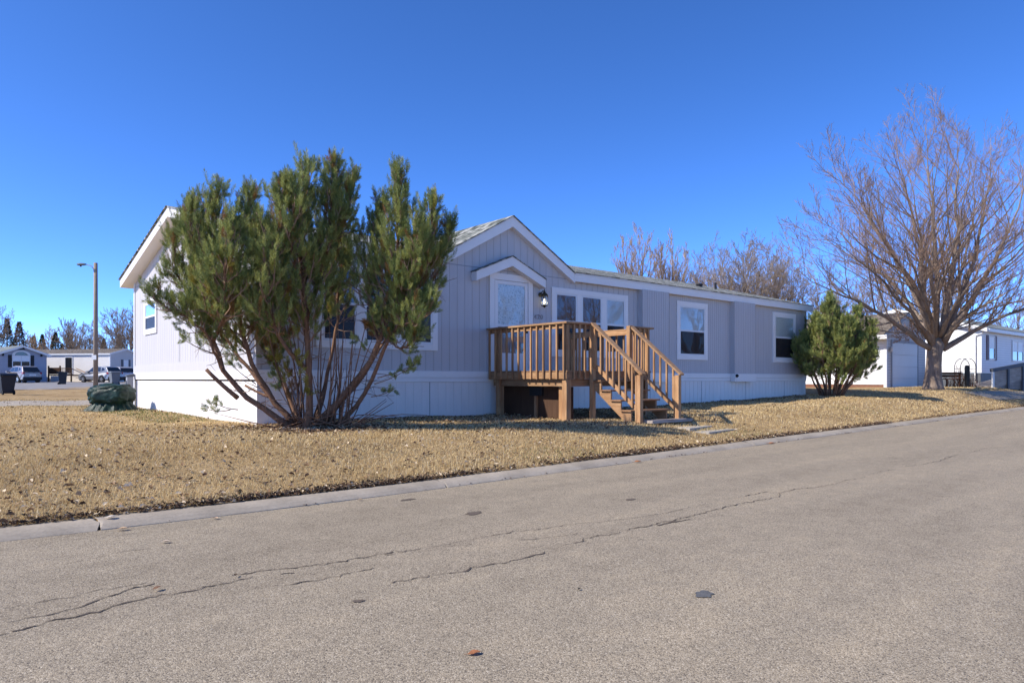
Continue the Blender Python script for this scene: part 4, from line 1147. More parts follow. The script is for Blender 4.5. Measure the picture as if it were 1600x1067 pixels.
for k, (px, ty, hf, y, tn, lab) in enumerate([
    (11, 497, 17, 100, GR, 'tall dark spruce behind the blue-fronted house'), (30, 502, 17, 104, BR_, 'tall brownish spruce next to the dark one'),
    (53, 524, 10, 106, OL, 'short olive spruce left of the brown-roofed house'), (66, 522, 10, 103, OL, 'small olive spruce above where the two far roofs meet'),
    (87, 519, 13, 100, GR, 'dark pointed spruce behind the brown roof'), (108, 519, 14, 103, BR_, 'brown-tinged spruce beside the thin upright tree'),
    (97, 536, 9, 99, GR, 'low dark spruce squeezed between two bigger ones'), (162, 528, 12, 101, GR, 'bushy dark spruce behind the roof just past the lamp post'), (186, 521, 12, 108, OL, 'dim olive spruce nearest the grey home')]):
    spruce(px, 592, ty, y, hf, 60 + k, lab, tn)
# ------------------------------------------------------------------ lawn: blades and fallen leaves
g = np.random.default_rng(99)
def lawn_points(N, y0, y1, rmax=.80):
    r = g.uniform(-rmax, rmax, N); y = np.exp(g.uniform(math.log(y0), math.log(y1), N)); x = r * y
    return x, y
def lawn_ok(x, y, dmin=.0):
    s, d = road_sd(x, y); d = d - kerb_c(s)
    lx = (x - AX) * UX[0] + (y - AY) * UX[1]; ly = (x - AX) * UY[0] + (y - AY) * UY[1]
    inside = (lx > -.02) & (ly > -.02)
    return (d > dmin) & ~inside & (d < 26), d, lx, ly
def nz(x, y, f, s):   # cheap smooth noise
    return (np.sin(x * f + s) * np.cos(y * f * 1.3 - s * 2) + np.sin(x * f * 2.1 - y * f * 1.7 + s * 3) * .6 + np.sin(x * f * .6 + y * f * 2.9 + s) * .5) / 2.1
x, y = lawn_points(520000, 4.6, 38)
ok, d, lx, ly = lawn_ok(x, y, .02)
x, y, d, lx, ly = [a[ok] for a in (x, y, d, lx, ly)]
P5 = [hit(*p) for p in ((-300, 641), (175, 632.5), (175, 625.5), (-300, 632))]
keep = ~((y > 19) & (x < -10) & (y > np.interp(x, [P5[0][0], P5[1][0]], [P5[0][1], P5[1][1]])) & (y < np.interp(x, [P5[3][0], P5[2][0]], [P5[3][1], P5[2][1]])))
x, y, d, lx, ly = [a[keep] for a in (x, y, d, lx, ly)]
# thin the grass under the deck and the pine
dp = np.hypot(x - pbx, y - pby)
under = (lx > 5.25) & (lx < 7.8) & (ly > -2.5)
keep = (g.random(len(x)) < np.where(under, .12, np.where(dp < 1.1, .25, 1)))
x, y, d, lx, ly = [a[keep] for a in (x, y, d, lx, ly)]
n = len(x); z = gz(x, y)
hgt = g.uniform(.020, .052, n) * np.clip(1 + .4 * nz(x, y, 1.1, 2), .6, 1.5); wd = np.clip(.00044 * y, .0024, .011) * g.uniform(.7, 1.6, n)
a = g.random(n) * 6.283; lean = g.uniform(.2, 1.5, n)
dx, dy = np.cos(a), np.sin(a)
B = np.stack([x, y, z - .003], 1)
Wv = np.stack([-dy, dx, np.zeros(n)], 1) * (wd / 2)[:, None]
M1 = B + np.stack([dx * lean * hgt * .35, dy * lean * hgt * .35, hgt * .65], 1)
T = B + np.stack([dx * lean * hgt, dy * lean * hgt, hgt * (1.15 - .25 * lean)], 1)
V = np.stack([B - Wv, B + Wv, M1 + Wv * .8, T, M1 - Wv * .8], 1).reshape(-1, 3)
i = np.arange(n) * 5
Qd = np.stack([i, i + 1, i + 2, i + 4], 1); Td = np.stack([i + 4, i + 2, i + 3, i + 3], 1)
t = np.clip(.5 + .35 * nz(x, y, .8, 1) + g.normal(0, .28, n), 0, 1)[:, None]
c = np.array([.50, .345, .145]) * (1 - t) + np.array([.84, .66, .35]) * t
br = g.random(n) < .09; c[br] = np.array([.15, .085, .04])
pal = g.random(n) < .10; c[pal] = np.array([.66, .57, .40])
gp = np.clip((.9 - np.abs(lx + .55)) * 2, 0, 1) * (ly > 1.5) * (ly < 10) + np.clip(nz(x, y, .55, 5) - .55, 0, 1) * 1.2
gr = g.random(n) < np.clip(gp, 0, .6); c[gr] = np.array([.13, .155, .05]) * g.uniform(.7, 1.4, gr.sum())[:, None]
F_ = np.concatenate([Qd, Td[:, [0, 1, 2, 2]]])
# quads + tips as triangles
me_tri = np.concatenate([np.stack([i, i + 1, i + 2], 1), np.stack([i, i + 2, i + 4], 1), np.stack([i + 4, i + 2, i + 3], 1)])
grass = raw_mesh('grass', V, me_tri, np.repeat(c, 5, 0), M['blade']); tag(grass, 'short straw-coloured dormant grass on the front lawn', 'grass', kind='stuff')
print('blades', n)

# fallen leaves: along the kerb, under the pine, by the skirting, scattered
def leaf_mesh(x, y, z, size, col, name, parent=None, flat=.35):
    n = len(x); a = g.random(n) * 6.283
    u = np.stack([np.cos(a), np.sin(a), g.normal(0, flat, n)], 1); u /= np.linalg.norm(u, axis=1)[:, None]
    r = np.stack([-np.sin(a), np.cos(a), g.normal(0, flat, n)], 1); nrm = np.cross(u, r)
    C = np.stack([x, y, z], 1); s = size[:, None]; cup = g.uniform(.05, .45, n)[:, None]
    pts = [C - u * s * .5, C - u * s * .15 + r * s * .30 + nrm * s * cup, C + u * s * .2 + r * s * .26 + nrm * s * cup * .8, C + u * s * .55, C + u * s * .2 - r * s * .28 + nrm * s * cup, C - u * s * .15 - r * s * .32 + nrm * s * cup * .7, C + u * s * .05]
    V = np.stack(pts, 1).reshape(-1, 3); i = np.arange(n) * 7
    T = np.concatenate([np.stack([i + p, i + q, i + 6], 1) for p, q in ((0, 1), (1, 2), (2, 3), (3, 4), (4, 5), (5, 0))])
    return raw_mesh(name, V, T, np.repeat(col, 7, 0), M['leaf'], parent)
def leaf_cols(n, dark=.35, pale=.12):
    k = g.random(n)[:, None]; c = np.array([.20, .115, .06]) * (1 - k) + np.array([.42, .29, .17]) * k
    q = g.random(n); c[q < dark] = np.array([.075, .045, .03]) * g.uniform(.6, 1.5, (q < dark).sum())[:, None]
    p = q > 1 - pale; c[p] = np.array([.66, .53, .36]) * g.uniform(.8, 1.15, p.sum())[:, None]
    return c
XS, YS, ZS_, SZ, CL = [], [], [], [], []
def put(x, y, size, col, lift=.012):
    XS.append(x); YS.append(y); ZS_.append(gz(x, y) + lift); SZ.append(size); CL.append(col)
# kerb edge drift
n = 20000; s = np.concatenate([g.uniform(-6, 14, n * 3 // 4), g.uniform(8, 32, n // 4)]); dd = np.abs(g.normal(0, .085, n)) + .0 - .02
wgt = np.clip(.55 + .5 * nz(s, s * .3, .9, 3), .12, 1) * np.where(s > 6, .6, 1)
k = g.random(n) < wgt; s, dd = s[k], dd[k]
x = KX + s * RDX - (dd + kerb_c(s)) * RDY; y = KY + s * RDY + (dd + kerb_c(s)) * RDX
put(x, y, g.uniform(.018, .05, len(x)), leaf_cols(len(x), .62, .08), .018)
# under the pine
n = 2600; r = np.abs(g.normal(0, .85, n)); a = g.random(n) * 6.283; x = pbx + .1 + 1.35 * r * np.cos(a); y = pby - .1 + .8 * r * np.sin(a)
ok, d, lx, ly = lawn_ok(x, y, .05); put(x[ok], y[ok], g.uniform(.025, .065, ok.sum()), leaf_cols(ok.sum(), .3, .16), .016)
# along the skirting and around the deck
n = 3400; lx0 = g.uniform(.2, 19, n); ly0 = -np.abs(g.normal(0, .42, n)) - .03; x = AX + lx0 * UX[0] + ly0 * UY[0]; y = AY + lx0 * UX[1] + ly0 * UY[1]
put(x, y, g.uniform(.025, .06, n), leaf_cols(n, .33, .15), .014)
n = 2600; lx0 = g.uniform(2.5, 8.8, n); ly0 = g.uniform(-3.9, 0, n); x = AX + lx0 * UX[0] + ly0 * UY[0]; y = AY + lx0 * UX[1] + ly0 * UY[1]
ok, d, _, _ = lawn_ok(x, y, .3); put(x[ok], y[ok], g.uniform(.02, .055, ok.sum()), leaf_cols(ok.sum(), .3, .14), .018)
# scattered over the lawn
x, y = lawn_points(11000, 4.8, 30); ok, d, lx, ly = lawn_ok(x, y, .05); ok &= g.random(len(x)) < np.clip(.55 + .5 * nz(x, y, .7, 9), .1, 1)
put(x[ok], y[ok], g.uniform(.022, .065, ok.sum()) , leaf_cols(ok.sum(), .28, .28), .022)
# crumbs of thatch and broken leaf
x, y = lawn_points(15000, 4.8, 26); ok, d, lx, ly = lawn_ok(x, y, .05); ok &= g.random(len(x)) < np.clip(.5 + .6 * nz(x, y, 1.3, 4), .08, 1)
put(x[ok], y[ok], g.uniform(.010, .026, ok.sum()), leaf_cols(ok.sum(), .55, .2), .024)
lf = leaf_mesh(np.concatenate(XS), np.concatenate(YS), np.concatenate(ZS_), np.concatenate(SZ), np.concatenate(CL), 'fallen_leaves')
tag(lf, 'dry brown and pale leaves strewn over the lawn and along the kerb', 'leaves', kind='stuff')
# dead needles and clods on the earth along the kerb and the gutter
n = 2600; s = g.uniform(-6, 20, n); dd = g.normal(-.245, .03, n); k = g.random(n) < np.clip(nz(s, s * .7, 2.2, 4) - .05, 0, .9) + .04
s, dd = s[k], dd[k]; x = KX + s * RDX - (dd + kerb_c(s)) * RDY; y = KY + s * RDY + (dd + kerb_c(s)) * RDX
o = leaf_mesh(x, y, np.full(len(x), .012), g.uniform(.008, .03, len(x)), leaf_cols(len(x), .5, .1), 'gutter_litter', flat=.15)
tag(o, 'crumbled leaf debris lying in the gutter between kerb and road', 'litter', kind='stuff')

# single leaves lying on road and kerb
def leaf(px, py, h, size, col, lab, rot=0):
    y = (CZ - h) * F / (py - HY); x = (px - 800) / F * y
    V, T = [], []
    out = [(-.55, 0), (-.3, .18), (-.05, .34), (.2, .26), (.38, .16), (.6, 0), (.36, -.2), (.12, -.3), (-.12, -.34), (-.34, -.16)]
    V = [(0, 0, .02)] + [(a, b, .06 + .10 * abs(b) * 3 + .05 * math.sin(5 * a)) for a, b in out]
    mb = MB(); mb.add(np.array(V) * size, [(0, k + 1, (k + 1) % len(out) + 1) for k in range(len(out))], col)
    mb.bar(np.array([-.75, .02, .07]) * size, np.array([-.5, 0, .05]) * size, .03 * size, .03 * size); mb.c.append(np.tile(col, (8, 1)))
    o = mb.build('fallen_leaf', M['leaf']); o.location = (x, y, h + .004); o.rotation_euler = (0, 0, rot)
    tag(o, lab, 'leaf', 'single leaves on road and kerb')
leaf(740, 1022, .02, .055, (.36, .15, .07), 'reddish brown leaf lying alone on the asphalt near the bottom edge', .4)
leaf(245, 920, .02, .05, (.30, .17, .10), 'brown curled leaf on the asphalt between two long cracks', 1.2)
leaf(258, 847, .01, .06, (.50, .40, .30), 'pale leaf on the asphalt near the kerb joint', .2)
leaf(190, 827, .01, .075, (.50, .35, .22), 'tan leaf in the gutter just past the kerb joint', .3)
leaf(336, 810, .008, .055, (.52, .36, .24), 'tan leaf in the gutter midway between two kerb joints', -.4)
leaf(172, 809, .06, .08, (.66, .58, .48), 'pale curled leaf on top of the kerb beside the joint', .7)
leaf(562, 781, .006, .05, (.45, .32, .2), 'tan leaf in the gutter before the second kerb joint', .1)
leaf(996, 722, .006, .11, (.40, .17, .07), 'rusty leaf in the gutter at the kerb joint below the steps', .5)
leaf(1205, 693, .006, .12, (.42, .18, .08), 'rusty leaf in the gutter past the paving slabs', .1)
leaf(368, 899, .02, .03, (.08, .05, .03), 'small dark leaf on the asphalt below the paler gutter leaf', 1.9)
leaf(905, 921, .02, .025, (.06, .05, .04), 'tiny dark leaf scrap on the middle of the road', 1.1)

# ------------------------------------------------------------------ tarp bundle, power pedestal
tcx, tcy = (176 - 800) / F * 17.7, 17.7; tcz = float(gz(tcx, tcy))
tarp = empty('tarp_bundle', (tcx, tcy, tcz), 0, 'squat bundle wrapped in a crumpled dark green tarp beside the sunlit end wall', 'tarp')
bm = bmesh.new(); bmesh.ops.create_icosphere(bm, subdivisions=5, radius=1)
from mathutils import noise as mn
for v in bm.verts:
    p = v.co.copy(); e = Vector((math.copysign(abs(p.x) ** .7, p.x) * .53, math.copysign(abs(p.y) ** .7, p.y) * .45, math.copysign(abs(p.z) ** .7, p.z) * .29))
    q = mn.noise(p * 1.7) * .05 + abs(mn.noise(p * 2.6 + Vector((3, 1, 2)))) * .06 + abs(mn.noise(p * 7 + Vector((1, 7, 2)))) * .022 - .03
    v.co = e * (1 + q * 2) + Vector((0, 0, .41))
me = bpy.data.meshes.new('tarp_cover'); bm.to_mesh(me); bm.free(); me.materials.append(M['tarp'])
o = bpy.data.objects.new('tarp_cover', me); COL.objects.link(o); o.parent = tarp
me.polygons.foreach_set('use_smooth', np.ones(len(me.polygons), bool))
mb = MB(); v = []; nr = 90
for k in range(nr):
    a = k / nr * 6.2832
    for j in range(7):
        u = j / 6; r = .40 + .18 * u ** 1.5 + (.028 * math.sin(17 * a + 2 * u) + .02 * math.sin(29 * a + 1) + .04 * mn.noise(Vector((math.cos(a) * 3, math.sin(a) * 3, u * 2)))) * (.4 + u)
        v.append((r * 1.08 * math.cos(a), r * .85 * math.sin(a), .25 * (1 - u) + .015 * math.sin(11 * a) * u + .005))
mb.add(v, [(k * 7 + j, ((k + 1) % nr) * 7 + j, ((k + 1) % nr) * 7 + j + 1, k * 7 + j + 1) for k in range(nr) for j in range(6)])
mb.build('tarp_hem', M['tarp'], tarp, smooth=True)
ex, ey = loc2w(-.16, 9.62); ez = float(gz(ex, ey))
ped = empty('power_pedestal', (ex, ey, ez), HROT, 'slim grey utility pedestal standing against the far corner of the sunlit end wall', 'utility post')
mb = MB(); mb.box(-.08, .08, -.09, .09, -.1, .86); mb.build('post', M['grey_paint'], ped, bevel=.01)
mb = MB(); mb.prism([(-.1, .86), (-.1, .90), (.1, .95), (.1, .86)], -.1, .1, 'y'); mb.build('cap', M['grey_dark'], ped, bevel=.005)
mb = MB(); mb.box(-.095, -.081, -.06, .06, .45, .75); mb.build('meter_door', M['grey_dark'], ped)

# ------------------------------------------------------------------ street lamp on its wooden pole
sx_, sy_ = (149.5 - 800) / F * 46, 46; sz_ = float(gz(sx_, sy_))
lampP = empty('street_lamp', (sx_, sy_, sz_), 0, 'tall wooden pole with a cobra-head street lamp between the far houses and the tarp', 'street lamp')
hp = 7.75 + (CZ + (HY - 605) / F * 46 - sz_) + .55
mb = MB(); mb.tube([(0, 0, -.3), (0, 0, hp * .5), (0, 0, hp)], [.15, .135, .115], 14); mb.build('pole', M['pole'], lampP, smooth=True)
mb = MB(); mb.tube([(-.1, 0, hp - .45), (-.3, 0, hp - .2), (-.6, 0, hp - .12), (-.95, 0, hp - .1)], .03, 8); mb.build('arm', M['grey_paint'], lampP, smooth=True)
mb = MB(); mb.lathe([(.01, -1.28), (.07, -1.2), (.10, -1.0), (.07, -.75), (.04, -.62)], (0, 0, hp - .1), 12, 'x'); mb.build('lamp_head', M['grey_dark'], lampP, smooth=True)
mb = MB(); mb.lathe([(.075, 0), (.06, -.06), (.02, -.09)], (-1.0, 0, hp - .17), 12); mb.build('lens', M['glass_dark'], lampP)
mb = MB(); zt = CZ + (HY - 558) / F * 46 - sz_; mb.box(-.17, .13, -.16, -.145, zt - .17, zt + .14); mb.build('number_plate', M['white'], lampP)
mb = MB(); mb.box(-.07, .07, -.14, .0, hp - .62, hp - .42); mb.build('bracket', M['grey_dark'], lampP)

# ------------------------------------------------------------------ wheeled bins
def wheelie(px, py, y, rz, m, label):
    x = (px - 800) / F * y; z = float(gz(x, y))
    b = empty('wheeled_bin', (x, y, z), rz, label, 'bin', 'wheeled bins along the far street')
    mb = MB(); zs = [(0.06, .22, .24), (.5, .26, .29), (.93, .30, .34), (.97, .32, .36)]; v = []
    for z_, a, c in zs: v += [(-a, -c, z_), (a, -c, z_), (a, c, z_), (-a, c, z_)]
    f = [(3, 2, 1, 0), (12, 13, 14, 15)] + [(4 * k + j, 4 * k + (j + 1) % 4, 4 * k + 4 + (j + 1) % 4, 4 * k + 4 + j) for k in range(3) for j in range(4)]
    mb.add(v, f); body = mb.build('body', m, b, bevel=.02)
    mb = MB(); mb.prism([(-.35, .972), (-.35, 1.0), (-.2, 1.06), (.2, 1.08), (.34, 1.03), (.38, .972)], -.38, .38, 'y'); mb.build('lid', m, b, bevel=.015)
    mb = MB(); mb.tube([(.34, -.3, .93), (.42, -.3, .96), (.42, .3, .96), (.34, .3, .93)], .016, 6); mb.build('handle', m, b)
    for s in (-.24, .24):
        mb = MB(); mb.lathe([(.03, s - .03), (.11, s - .03), (.11, s + .03), (.03, s + .03)], (.24, 0, .11), 16, 'y'); mb.build('wheel', M['rubber'], b)
    return b, body
b1, body1 = wheelie(10, 617, 34.5, R(-35), M['bin'], 'dark blue-grey wheeled bin with a round white emblem, cut by the picture edge')
mb = MB()   # round pale emblem on the front
for k in range(3):
    a0 = k * 2.094
    ring = [(math.cos(a0 + t) * r, math.sin(a0 + t) * r) for r in (.085, .06) for t in np.linspace(0, 1.5, 8)]
    v = [(p[0], -.315 + -.001, .70 + p[1]) for p in ring]; mb.add(v, [(j, j + 1, j + 9, j + 8) for j in range(7)])
v = [(0, -.316, .70)] + [(math.cos(t) * .04, -.316, .70 + math.sin(t) * .04) for t in np.linspace(0, 6.283, 12, endpoint=False)]
mb.add(v, [(0, k + 1, (k + 1) % 12 + 1) for k in range(12)]); mb.build('emblem', M['bin_pale'], b1)
wheelie(98, 599.5, 56, R(-150), M['bin'], 'dark wheeled bin on the far verge in front of the brown deck stairs')
wheelie(179, 599.5, 55, R(-40), M['bin_pale'], 'pale grey wheeled bin seen just above the green tarp')

# ------------------------------------------------------------------ parked cars
def make_car(px, y, rz, paint_m, label, L=4.35, Wd=1.78, Hh=1.64):
    x = (px - 800) / F * y; z = float(gz(x, y)) + .0
    c = empty('parked_car', (x, y, z), rz, label, 'car', 'cars parked across the far street')
    hw = Wd / 2; l = L / 2; wx = (-l * .60, l * .60); wr = .34
    def arch(cx): return [(cx - .40, .30)] + [(cx + .40 * math.cos(a), .33 + .40 * math.sin(a)) for a in np.linspace(math.pi, 0, 9)] + [(cx + .40, .30)]
    # side outline, nose towards -x
    low = [(-l + .05, .28)] + arch(wx[0]) + arch(wx[1]) + [(l - .08, .32)]
    up = [(l, .55), (l - .02, .95), (l - .10, 1.06), (.2, 1.05), (-l * .42, 1.0), (-l + .28, .90), (-l + .05, .74), (-l, .5)]
    # body with sides that curve in towards the belt line
    prof = low + up; v = []; n = len(prof); secs = [(-1, 0), (1, 0)]
    mb = MB()
    def wid(z_): return hw * (1 - .10 * max(0, (z_ - .62)) / .45 - .05 * max(0, (.5 - z_)) / .25)
    def endtap(x_): return 1 - .14 * max(0, (abs(x_) - l * .72) / (l * .28)) ** 2
    for s in (-1, 1):
        for p in prof: v.append((p[0], s * wid(p[1]) * endtap(p[0]), p[1]))
    f = [(k, (k + 1) % n, n + (k + 1) % n, n + k) for k in range(n)] + [tuple(range(n - 1, -1, -1)), tuple(range(n, 2 * n))]
    mb.add(v, f); mb.build('body', paint_m, c, bevel=.035, smooth=False)
    # cabin
    base = [(-l * .44, 1.0), (l - .10, 1.05)]; roof = [(-l * .10, Hh - .06), (l * .30, Hh - .02), (l * .74, Hh - .10)]
    g0, g1 = hw * .88, hw * .70
    pr = [(-l * .44, .99), (-l * .10, Hh - .07), (l * .12, Hh), (l * .45, Hh - .02), (l * .76, Hh - .10), (l - .07, 1.03)]
    mb = MB(); v = []
    for s in (-1, 1):
        for p in pr: v.append((p[0], s * (g0 + (g1 - g0) * (p[1] - 1.0) / (Hh - 1.0)), p[1]))
    n = len(pr); mb.add(v, [(k, k + 1, n + k + 1, n + k) for k in range(n - 1)] + [tuple(range(n - 1, -1, -1)), tuple(range(n, 2 * n))]); mb.build('cabin', paint_m, c, bevel=.03)
    def yy(z_): return g0 + (g1 - g0) * (z_ - 1.0) / (Hh - 1.0) + .006
    mb = MB()
    for s in (-1, 1):
        for q in ([(-l * .36, 1.06), (-l * .10, Hh - .16), (l * .10, Hh - .12), (l * .10, 1.07)], [(l * .13, 1.07), (l * .13, Hh - .12), (l * .43, Hh - .13), (l * .47, 1.09)], [(l * .51, 1.12), (l * .50, Hh - .16), (l * .66, Hh - .22), (l * .72, 1.2)]):
            mb.add([(p[0], s * yy(p[1]), p[1]) for p in q], [(0, 1, 2, 3)])
    ws = [(-l * .425, 1.03), (-l * .125, Hh - .11)]
    mb.add([(ws[0][0] - .012, -g0 * .93, ws[0][1]), (ws[0][0] - .012, g0 * .93, ws[0][1]), (ws[1][0] - .012, g1 * .94, ws[1][1]), (ws[1][0] - .012, -g1 * .94, ws[1][1])], [(0, 1, 2, 3)])
    rw = [(l - .085, 1.10), (l * .78, Hh - .15)]
    mb.add([(rw[0][0] + .03, -g0 * .86, rw[0][1]), (rw[0][0] + .03, g0 * .86, rw[0][1]), (rw[1][0] + .03, g1 * .9, rw[1][1]), (rw[1][0] + .03, -g1 * .9, rw[1][1])], [(0, 1, 2, 3)])
    mb.build('window', M['glass_dark'], c)
    for s in (-1, 1):
        mb = MB(); mb.prism([(l - .40, .98), (l - .05, 1.04), (l + .012, .86), (l - .20, .84)], s * hw * .72, s * hw * .90, 'y'); mb.build('tail_light', M['red_lens'], c, bevel=.01)
        mb = MB(); mb.prism([(-l + .02, .70), (-l + .30, .86), (-l + .42, .84), (-l + .06, .62)], s * hw * .62, s * hw * .86, 'y'); mb.build('headlight', M['alloy'], c, bevel=.01)
        mb = MB(); mb.prism([(-l * .36, 1.02), (-l * .33, 1.14), (-l * .26, 1.14), (-l * .26, 1.02)], s * hw * .9, s * (hw + .16), 'y'); mb.build('mirror', paint_m, c, bevel=.02)
        for cx in wx:
            o_ = s * (hw - .10)
            mb = MB(); mb.lathe([(.20, -.1), (.31, -.11), (.34, -.08), (.34, .08), (.31, .11), (.20, .1)], (cx, o_, .34), 28, 'y'); wheel = mb.build('wheel', M['rubber'], c)
            mb = MB(); mb.lathe([(.05, s * .115), (.21, s * .105), (.215, s * .09), (.19, s * .03)], (cx, o_, .34), 24, 'y')
            mb.build('rim', M['rubber'], wheel)
            mb = MB()
            for k in range(5):
                a = k * 1.2566; mb.bar((cx + .03 * math.cos(a), o_ + s * .118, .34 + .03 * math.sin(a)), (cx + .21 * math.cos(a), o_ + s * .116, .34 + .21 * math.sin(a)), .07, .02, up=(0, 1, 0))
            mb.lathe([(.06, s * .12), (.06, s * .105)], (cx, o_, .34), 12, 'y'); mb.build('spoke', M['alloy'], wheel)
    mb = MB(); mb.prism([(l - .16, .30), (l + .05, .33), (l + .05, .56), (l - .04, .60)], -hw * .9, hw * .9, 'y'); mb.build('bumper', M['dark'], c, bevel=.02)
    mb = MB(); mb.box(l - .012, l + .008, -.28, .28, .70, .82); mb.build('number_plate', M['white'], c)
    mb = MB(); mb.box(-l + .1, l - .1, -hw * .8, hw * .8, .2, .45); mb.build('underbody', M['dark'], c)
    return c
make_car(34, 66, R(-32), M['champagne'], 'champagne crossover parked before the blue-fronted house, its rear to us')
make_car(157, 69, R(-22), M['silver'], 'silver crossover parked behind the street lamp pole')
make_car(190, 74, R(-45), M['white_car'], 'pale crossover half hidden beyond the silver one by the grey home')

# ------------------------------------------------------------------ far houses
def quad_roof(name, x0, x1, y0, y1, ze, zr, m, parent, off, ov=.3):
    ym = (y0 + y1) / 2; k = (zr - ze) / (ym - y0)
    return sheet(name, [[(x0 - ov, y0 - ov, ze - k * ov), (x1 + ov, y0 - ov, ze - k * ov), (x1 + ov, ym, zr), (x0 - ov, ym, zr)],
                        [(x1 + ov, y1 + ov, ze - k * ov), (x0 - ov, y1 + ov, ze - k * ov), (x0 - ov, ym, zr + .001), (x1 + ov, ym, zr + .001)]], m, parent, off, .06)
def block(x0, x1, y0, y1, zb, ze, zr, off, gable=True):
    """walls with gable ends at x0 and x1"""
    mb = MB(off); ym = (y0 + y1) / 2
    mb.prism([(y0, zb), (y0, ze), (ym, zr - .06), (y1, ze), (y1, zb)], x0, x1, 'x')
    return mb
def wn(parent, b0, b1, m_frame, place, sh=None, mid=True, name='window', mull=False):
    """small window: b0=(a,z) b1=(a,z)"""
    def bx(mb, a0, a1, z0, z1, o0, o1):
        c = [place(a, o, z) for z in (z0, z1) for o in (o0, o1) for a in (a0, a1)]
        mb.add(c, [(0, 2, 3, 1), (4, 5, 7, 6), (0, 1, 5, 4), (2, 6, 7, 3), (0, 4, 6, 2), (1, 3, 7, 5)])
    a0, z0 = b0; a1, z1 = b1; t_ = .07
    mb = MB(); bx(mb, a0, a0 + t_, z0, z1, .0, .05); bx(mb, a1 - t_, a1, z0, z1, .0, .05); bx(mb, a0 + t_, a1 - t_, z0, z0 + t_, .0, .05); bx(mb, a0 + t_, a1 - t_, z1 - t_, z1, .0, .05)
    if mid: bx(mb, a0 + t_, a1 - t_, (z0 + z1) / 2 - .03, (z0 + z1) / 2 + .03, 0, .045)
    if mull: bx(mb, (a0 + a1) / 2 - .04, (a0 + a1) / 2 + .04, z0 + t_, z1 - t_, 0, .047)
    w_ = mb.build(name, m_frame, parent)
    mb = MB(); zm = (z0 + z1) / 2 if mid else z0
    mb.add([place(a0 + t_, .02, z0 + t_), place(a1 - t_, .02, z0 + t_), place(a1 - t_, .02, z1 - t_), place(a0 + t_, .02, z1 - t_)], [(0, 1, 2, 3)]); mb.build('pane', M['glass_dark'], w_)
    if mid:
        mb = MB(); mb.add([place(a0 + t_, .025, zm + .03), place(a1 - t_, .025, zm + .03), place(a1 - t_, .025, z1 - t_), place(a0 + t_, .025, z1 - t_)], [(0, 1, 2, 3)]); mb.build('blind', M['blind'], w_)
    if sh:
        for q0, q1 in ((a0 - .34, a0 - .03), (a1 + .03, a1 + .34)):
            mb = MB(); bx(mb, q0, q1, z0 - .03, z1 + .03, .001, .04); mb.build('shutter', sh, parent)
    return w_

# brown-roofed house: long side to the street
y0 = 76; hx1 = (172 - 800) / F * y0; gzb = float(gz(hx1, y0))
hs_ = empty('mobile_home', (hx1, y0, gzb), R(-10), 'cream mobile home with a brown roof and grey gable end across the far street', 'house', 'houses across the far street')
eh = CZ + 40 / F * y0 - gzb; rh = CZ + 46.5 / F * (y0 + 2.4) - gzb
Lh, Dh = 17.0, 4.9
def o0(x): return x
mb = MB(); mb.box(-Lh, 0, 0, .1, -.3, eh); mb.build('front_wall', M['lap_cream'], hs_)
mb = MB(); mb.prism([(.1, -.3), (.1, eh), (Dh / 2, rh - .06), (Dh, eh), (Dh, -.3)], -.1, 0.004, 'x'); mb.build('gable_wall', M['lap_grey'], hs_)
mb = MB(); mb.box(-Lh, -.2, Dh - .1, Dh, -.3, eh); mb.build('rear_wall', M['lap_grey'], hs_)
mb = MB(); mb.box(-.08, .02, -.02, .08, -.3, eh); mb.build('corner_board', M['white'], hs_)
quad_roof('roof', -Lh, 0, 0, Dh, eh + .06, rh + .05, M['shingle_far'], hs_, (0, 0, 0), .12)
mb = MB(); mb.box(-Lh - .1, .1, -.15, -.09, eh - .16, eh + .0)
mb.build('fascia', M['white'], hs_)
mb = MB()
for a, b, c, d in ((-.14, eh - .06, Dh / 2, rh - .02), (Dh / 2, rh - .02, Dh + .14, eh - .06)):
    mb.bar((.11, a, b), (.11, c, d), .03, .18)
mb.build('rake_board', M['white'], hs_)
fr_ = lambda a, o, z: (a, -o, z); ge_ = lambda a, o, z: (o + .004, a, z)
wn(hs_, (2.0, 1.05), (2.75, 2.45), M['white'], ge_, M['grey_dark'])
dw = (92 - 172) / F * y0
w_ = wn(hs_, (dw - .05, .85), (dw + .95, 2.75), M['white'], fr_, None, False, 'door'); wn(hs_, (dw - 7.5, 1.2), (dw - 6.5, 2.5), M['white'], fr_)
# its little porch and stair
px0 = (75 - 800) / F * 74.2
po = empty('porch_deck', (px0, 74.2, float(gz(px0, 74.2))), 0, 'small brown porch deck with stairs at the cream mobile home', 'deck')
mb = MB(); mb.box(0, 2.6, 0, 1.7, .68, .80); mb.build('platform', M['ply'], po)
for x in (.06, 1.3, 2.5):
    mb = MB(); mb.box(x - .06, x + .06, -.05, .06, -.2, 1.75 if x < 1.5 else 1.5); mb.build('post', M['ply'], po)
mb = MB(); mb.box(.0, 1.3, -.04, .0, .85, 1.55); mb.build('side_panel', M['ply'], po)
mb = MB(); mb.bar((1.3, -.02, 1.5), (2.5, -.02, 1.48), .08, .06, (0, 0, 1)); mb.bar((2.5, -.02, 1.48), (4.2, -.02, .75), .08, .07); mb.build('handrail', M['ply'], po)
mb = MB(); mb.bar((2.4, 1.0, 1.48), (4.1, .9, .75), .08, .07); mb.build('handrail', M['deck_y'], po)
for k in range(4):
    mb = MB(); mb.box(2.62 + .36 * k, 2.98 + .36 * k, .0, 1.1, .58 - .17 * k, .63 - .17 * k); mb.build('step', M['deck_x'], po)
